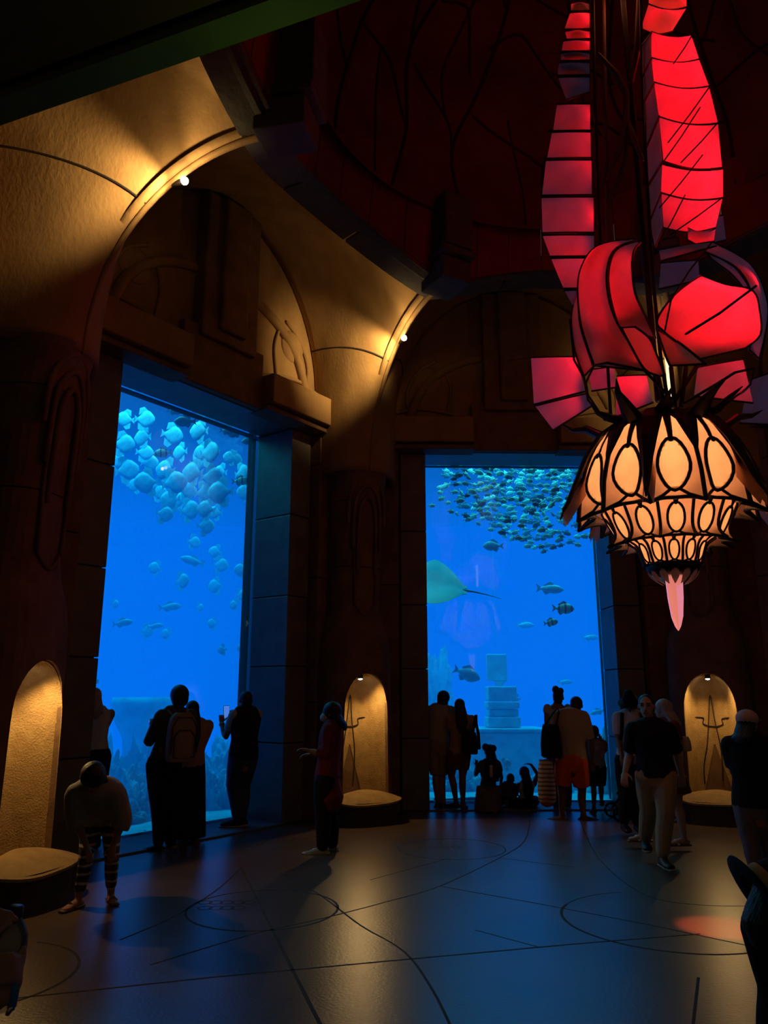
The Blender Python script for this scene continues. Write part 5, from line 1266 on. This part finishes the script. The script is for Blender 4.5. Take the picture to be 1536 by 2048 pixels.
# 18 stroller
sp_ = G(1285, 1652); st = empty('stroller', Vector((sp_.x, sp_.y + .3, 0))); tag(st, 'dark pushchair with a white blanket behind the walking man', 'stroller')
sx, sy = sp_.x, sp_.y + .3
def wheel(c, r, mt):
    m = MB(); m.tube([c + Vector((r * math.cos(a), 0, r * math.sin(a))) for a in [2 * math.pi * i / 20 for i in range(21)]], .016, 8, dome=False); w = m.build('wheel', mt, st, smooth=True)
    m = MB(); m.tube([c - Vector((0, .02, 0)), c + Vector((0, .02, 0))], .022, 8); m.build('hub', SHOEG, w)
    m = MB(); [m.tube([c, c + Vector((r * math.cos(a), 0, r * math.sin(a)))], .005, 5) for a in (.3, 1.4, 2.4, 3.5, 4.5, 5.6)]; m.build('spokes', SHOEG, w)
for yy in (0, .42):
    wheel(Vector((sx - .20, sy + yy, .105)), .09, BLACK); wheel(Vector((sx + .50, sy + yy, .125)), .11, SHOEW)
    m = MB(); m.tube([(sx - .20, sy + yy + .02, .105), (sx + .05, sy + yy + .02, .42), (sx + .55, sy + yy + .02, .95), (sx + .62, sy + yy + .02, 1.0)], .013, 6); m.build('frame_tube', IRON, st, smooth=True)
    m = MB(); m.tube([(sx + .50, sy + yy + .02, .125), (sx + .1, sy + yy + .02, .48)], .012, 6); m.build('frame_tube', IRON, st, smooth=True)
m = MB(); m.tube([(sx + .62, sy + .02, 1.0), (sx + .62, sy + .44, 1.0)], .016, 8); m.build('push_handle', BLACK, st, smooth=True)
m = MB(); m.tube([(sx - .12, sy + .22, .34), (sx + .10, sy + .22, .32), (sx + .24, sy + .22, .5), (sx + .36, sy + .22, .8)], [(.18, .03)] * 4, 12, lat=Vector((0, 1, 0))); m.build('seat', BLACK, st, vox=.014)
m = MB(); m.tube([(sx - .04, sy + .22, .53), (sx + .10, sy + .22, .52), (sx + .2, sy + .22, .58)], [(.15, .07), (.17, .12), (.12, .08)], 14, lat=Vector((0, 1, 0))); m.build('blanket', WHITE, st, vox=.014)
# 19 person in a pink cap with arms folded
h = Human(7.0, (.45, .9), (1499, 1482), (1511, 1608), (1496, 1450), .94); h.gaze = Vector((.75, .65, .0))
h.leg('l', (1502, 1690, .0), (1514, 1752, -.02), (.3, 1)); h.leg('r', (1534, 1690, .05), (1536, 1750, .1), (.5, .8)); h.arm('l', (1468, 1543, .12), (1500, 1552, .28)); h.arm('r', (1545, 1545, .1), (1515, 1548, .30))
h.body('person in a pink cap, black tee and grey jeans standing with folded arms', SK['tan']); h.shirt(BLACK, .42, -.1, 'tee_shirt', .026, 1.12); h.pants(fab('grey_jeans', (.15, .13, .16), (.10, .09, .11)), .97, 'jeans', .016); h.shoes(SHOEG, SHOEW); h.hair(HAIRB, .05)
fz, lt, up = h.hf; Mx = Matrix((lt, fz, up)).transposed(); m = MB(); m.ell(h.hd + up * .055 - fz * .008, .092, .108, .080, Mx, 18, 10); cp_ = m.build('cap', PINK, h.o, smooth=True)
m = MB(); m.grid(lambda u, v: h.hd + up * (.045 + .012 * math.sin(math.pi * v) - .012 * u) + fz * (.075 + .105 * u * math.sin(math.pi * (.18 + .64 * v))) + lt * ((v - .5) * .16 * (1 - .2 * u)), 6, 10); m.build('cap_brim', PINK, cp_, solid=.006, smooth=True)
# 20 child in a straw hat close to the camera
h = Human(3.0, (.6, .75), (1572, 1850), (1590, 2080), (1552, 1790), .60); h.hs = 1.25; h.gaze = Vector((.7, .5, -.35))
h.leg('l', (1575, 2240), (1575, 2390), (.5, .8)); h.leg('r', (1610, 2240), (1612, 2390), (.6, .7)); h.arm('l', (1542, 1975), (1552, 2060, .1)); h.arm('r', (1625, 1975), (1620, 2060, .1))
h.body('child in a tilted straw hat cut off at the lower right corner', SK['tan']); h.shirt(BLACK, .5, -.2, 'tee_shirt', .022, 1.1); h.pants(NAVY, .9, 'trousers', .02); h.shoes(SHOEB); h.hair(HAIRB, .12, vol=1.05)
hc = P(1508, 1782, 3.0); hn = (P(1580, 1735, 3.0) - P(1508, 1782, 3.0)).normalized(); hs_ = empty('straw_hat', hc); tag(hs_, 'navy brimmed straw hat on the child at the lower right corner', 'hat')
ha = hn.orthogonal().normalized(); hb = hn.cross(ha)
def hat_ring(r, z): return [hc + Vector((.045, 0, -.05)) * .4 + ha * r * math.cos(2 * math.pi * i / 36) + hb * r * math.sin(2 * math.pi * i / 36) + hn * z for i in range(36)]
m = MB(); m.rings([hat_ring(.085, -.008), hat_ring(.12, -.012), hat_ring(.155, -.006), hat_ring(.157, .0), hat_ring(.12, -.002), hat_ring(.085, .004)], cap=False); m.build('brim', NAVY, hs_, smooth=True)
m = MB(); m.rings([hat_ring(.098, .0), hat_ring(.097, .055)], cap=False); m.build('straw_band', mat('straw', (.46, .36, .16), .8, (.34, .26, .1), 40), hs_, smooth=True, solid=.006)
m = MB(); m.rings([hat_ring(.095, .05), hat_ring(.092, .10), hat_ring(.075, .125), hat_ring(.02, .13)]); m.build('crown', BLACK, hs_, smooth=True)
# 21 person with a bottle at the lower left corner
YB = 1.62
def PB(x, y, d=0): return P(x, y, YB + d)
h = Human(YB, (.9, -.1), (-330, 1640), (-330, 2150), (-325, 1500), 1.0)
h.arm('l', (-240, 1960, .1), (-70, 1842, .06)); h.arm('r', (-200, 2230, -.12), (-38, 2010, -.01)); h.leg('l', (-330, 2700), (-330, 3180), (1, 0)); h.leg('r', (-330, 2700, -.15), (-330, 3180, -.15), (1, 0))
def hands(m):
    q = .0092
    m.ell(PB(-42, 1842, .03), .042, .024, .030, n=12); m.tube([PB(-60, 1842, .05), PB(-30, 1842, .02)], [.03, .026], 8)
    m.tube([PB(-30, 1828, .01), PB(-4, 1824, -.01), PB(20, 1829, -.012), PB(33, 1841, .0)], [.0105, q, .0085, .007], 8)
    m.tube([PB(-30, 1844, .0), PB(-6, 1847, -.02), PB(18, 1849, -.02)], [.0105, q, .0075], 8)
    m.tube([PB(-30, 1858, .0), PB(-14, 1864, -.02), PB(-2, 1862, -.03)], [.010, q, .0075], 8)
    m.tube([PB(-28, 1832, .05), PB(0, 1836, .06), PB(20, 1842, .05)], [.011, .010, .008], 8)
    m.tube([PB(-50, 1846, .02), PB(-28, 1870, .0), PB(-16, 1876, -.02)], [.010, .0085, .007], 8)
    m.tube([PB(-38, 2010, -.01), PB(-10, 1978, -.01), PB(10, 1950, .0)], [(.03, .03), (.04, .03), (.036, .026)], 10)
    m.tube([PB(20, 1955, .0), PB(36, 1930, .01), PB(44, 1910, .01), PB(46, 1896, .01)], [.016, .013, .010, .0085], 8)
    for k in range(4):
        y = 1917 + 15 * k
        m.tube([PB(30, y + 14, .02), PB(36, y, .0), PB(20, y - 3, -.035), PB(-6, y - 1, -.042), PB(-20, y, -.03)], [.011, .0105, .0100, .0095, .008], 8)
h.extra = hands
h.body('person at the lower left corner with both hands around a water bottle', SK['light'], .006); h.shirt(GREYC, .55, -.2, 'shirt', .02); h.pants(BLACK, .97, 'trousers', .02); h.shoes(SHOEB); h.hair(HAIRB)
m = MB(); m.tube([PB(30, 1968, -.05), PB(28, 1995, -.05), PB(22, 2018, -.05)], [(.007, .003)] * 3, 6); m.build('wrist_strap', mat('strap_blue', (.03, .2, .6), .5), h.o, smooth=True)
m = MB(); m.tube([PB(22, 2016, -.05), PB(16, 2026, -.05)], .005, 6); m.build('strap_clip', mat('steel', (.6, .6, .62), .25, metal=1), h.o, smooth=True)
BOTM = glass_mat('bottle_plastic', 1.5, (.62, .66, .70), .04); nt = BOTM.node_tree; d_ = nt.nodes.new('ShaderNodeBsdfDiffuse'); d_.inputs[0].default_value = (.35, .38, .42, 1); mm = nt.nodes.new('ShaderNodeMixShader'); mm.inputs[0].default_value = .3; l_ = nt.nodes['Material Output'].inputs[0].links[0]; src_ = l_.from_socket; nt.links.new(src_, mm.inputs[1]); nt.links.new(d_.outputs[0], mm.inputs[2]); nt.links.new(mm.outputs[0], nt.nodes['Material Output'].inputs[0])
bc = PB(14, 1905, .02); bo = empty('water_bottle', bc - UP * .1); tag(bo, 'clear plastic water bottle with a navy cap in the hands at the lower left', 'bottle')
bax = (PB(26, 1845, .02) - PB(8, 1950, .02)).normalized(); b0_ = PB(8, 1955, .02)
ba = bax.orthogonal().normalized(); bb = bax.cross(ba)
def bring(r, z): return [b0_ + bax * z + ba * r * math.cos(2 * math.pi * i / 24) + bb * r * math.sin(2 * math.pi * i / 24) for i in range(24)]
m = MB(); m.rings([bring(r, z) for r, z in ((.020, -.055), (.031, -.05), (.032, -.02), (.030, 0), (.032, .02), (.032, .06), (.030, .075), (.022, .092), (.013, .105), (.013, .115))], cap=False)
m.build('bottle_body', BOTM, bo, smooth=True)
m = MB(); m.rings([bring(r, z) for r, z in ((.0145, .108), (.0150, .112), (.0150, .124), (.012, .127))]); m.build('bottle_cap', mat('cap_navy', (.02, .03, .12), .4), bo, smooth=True)
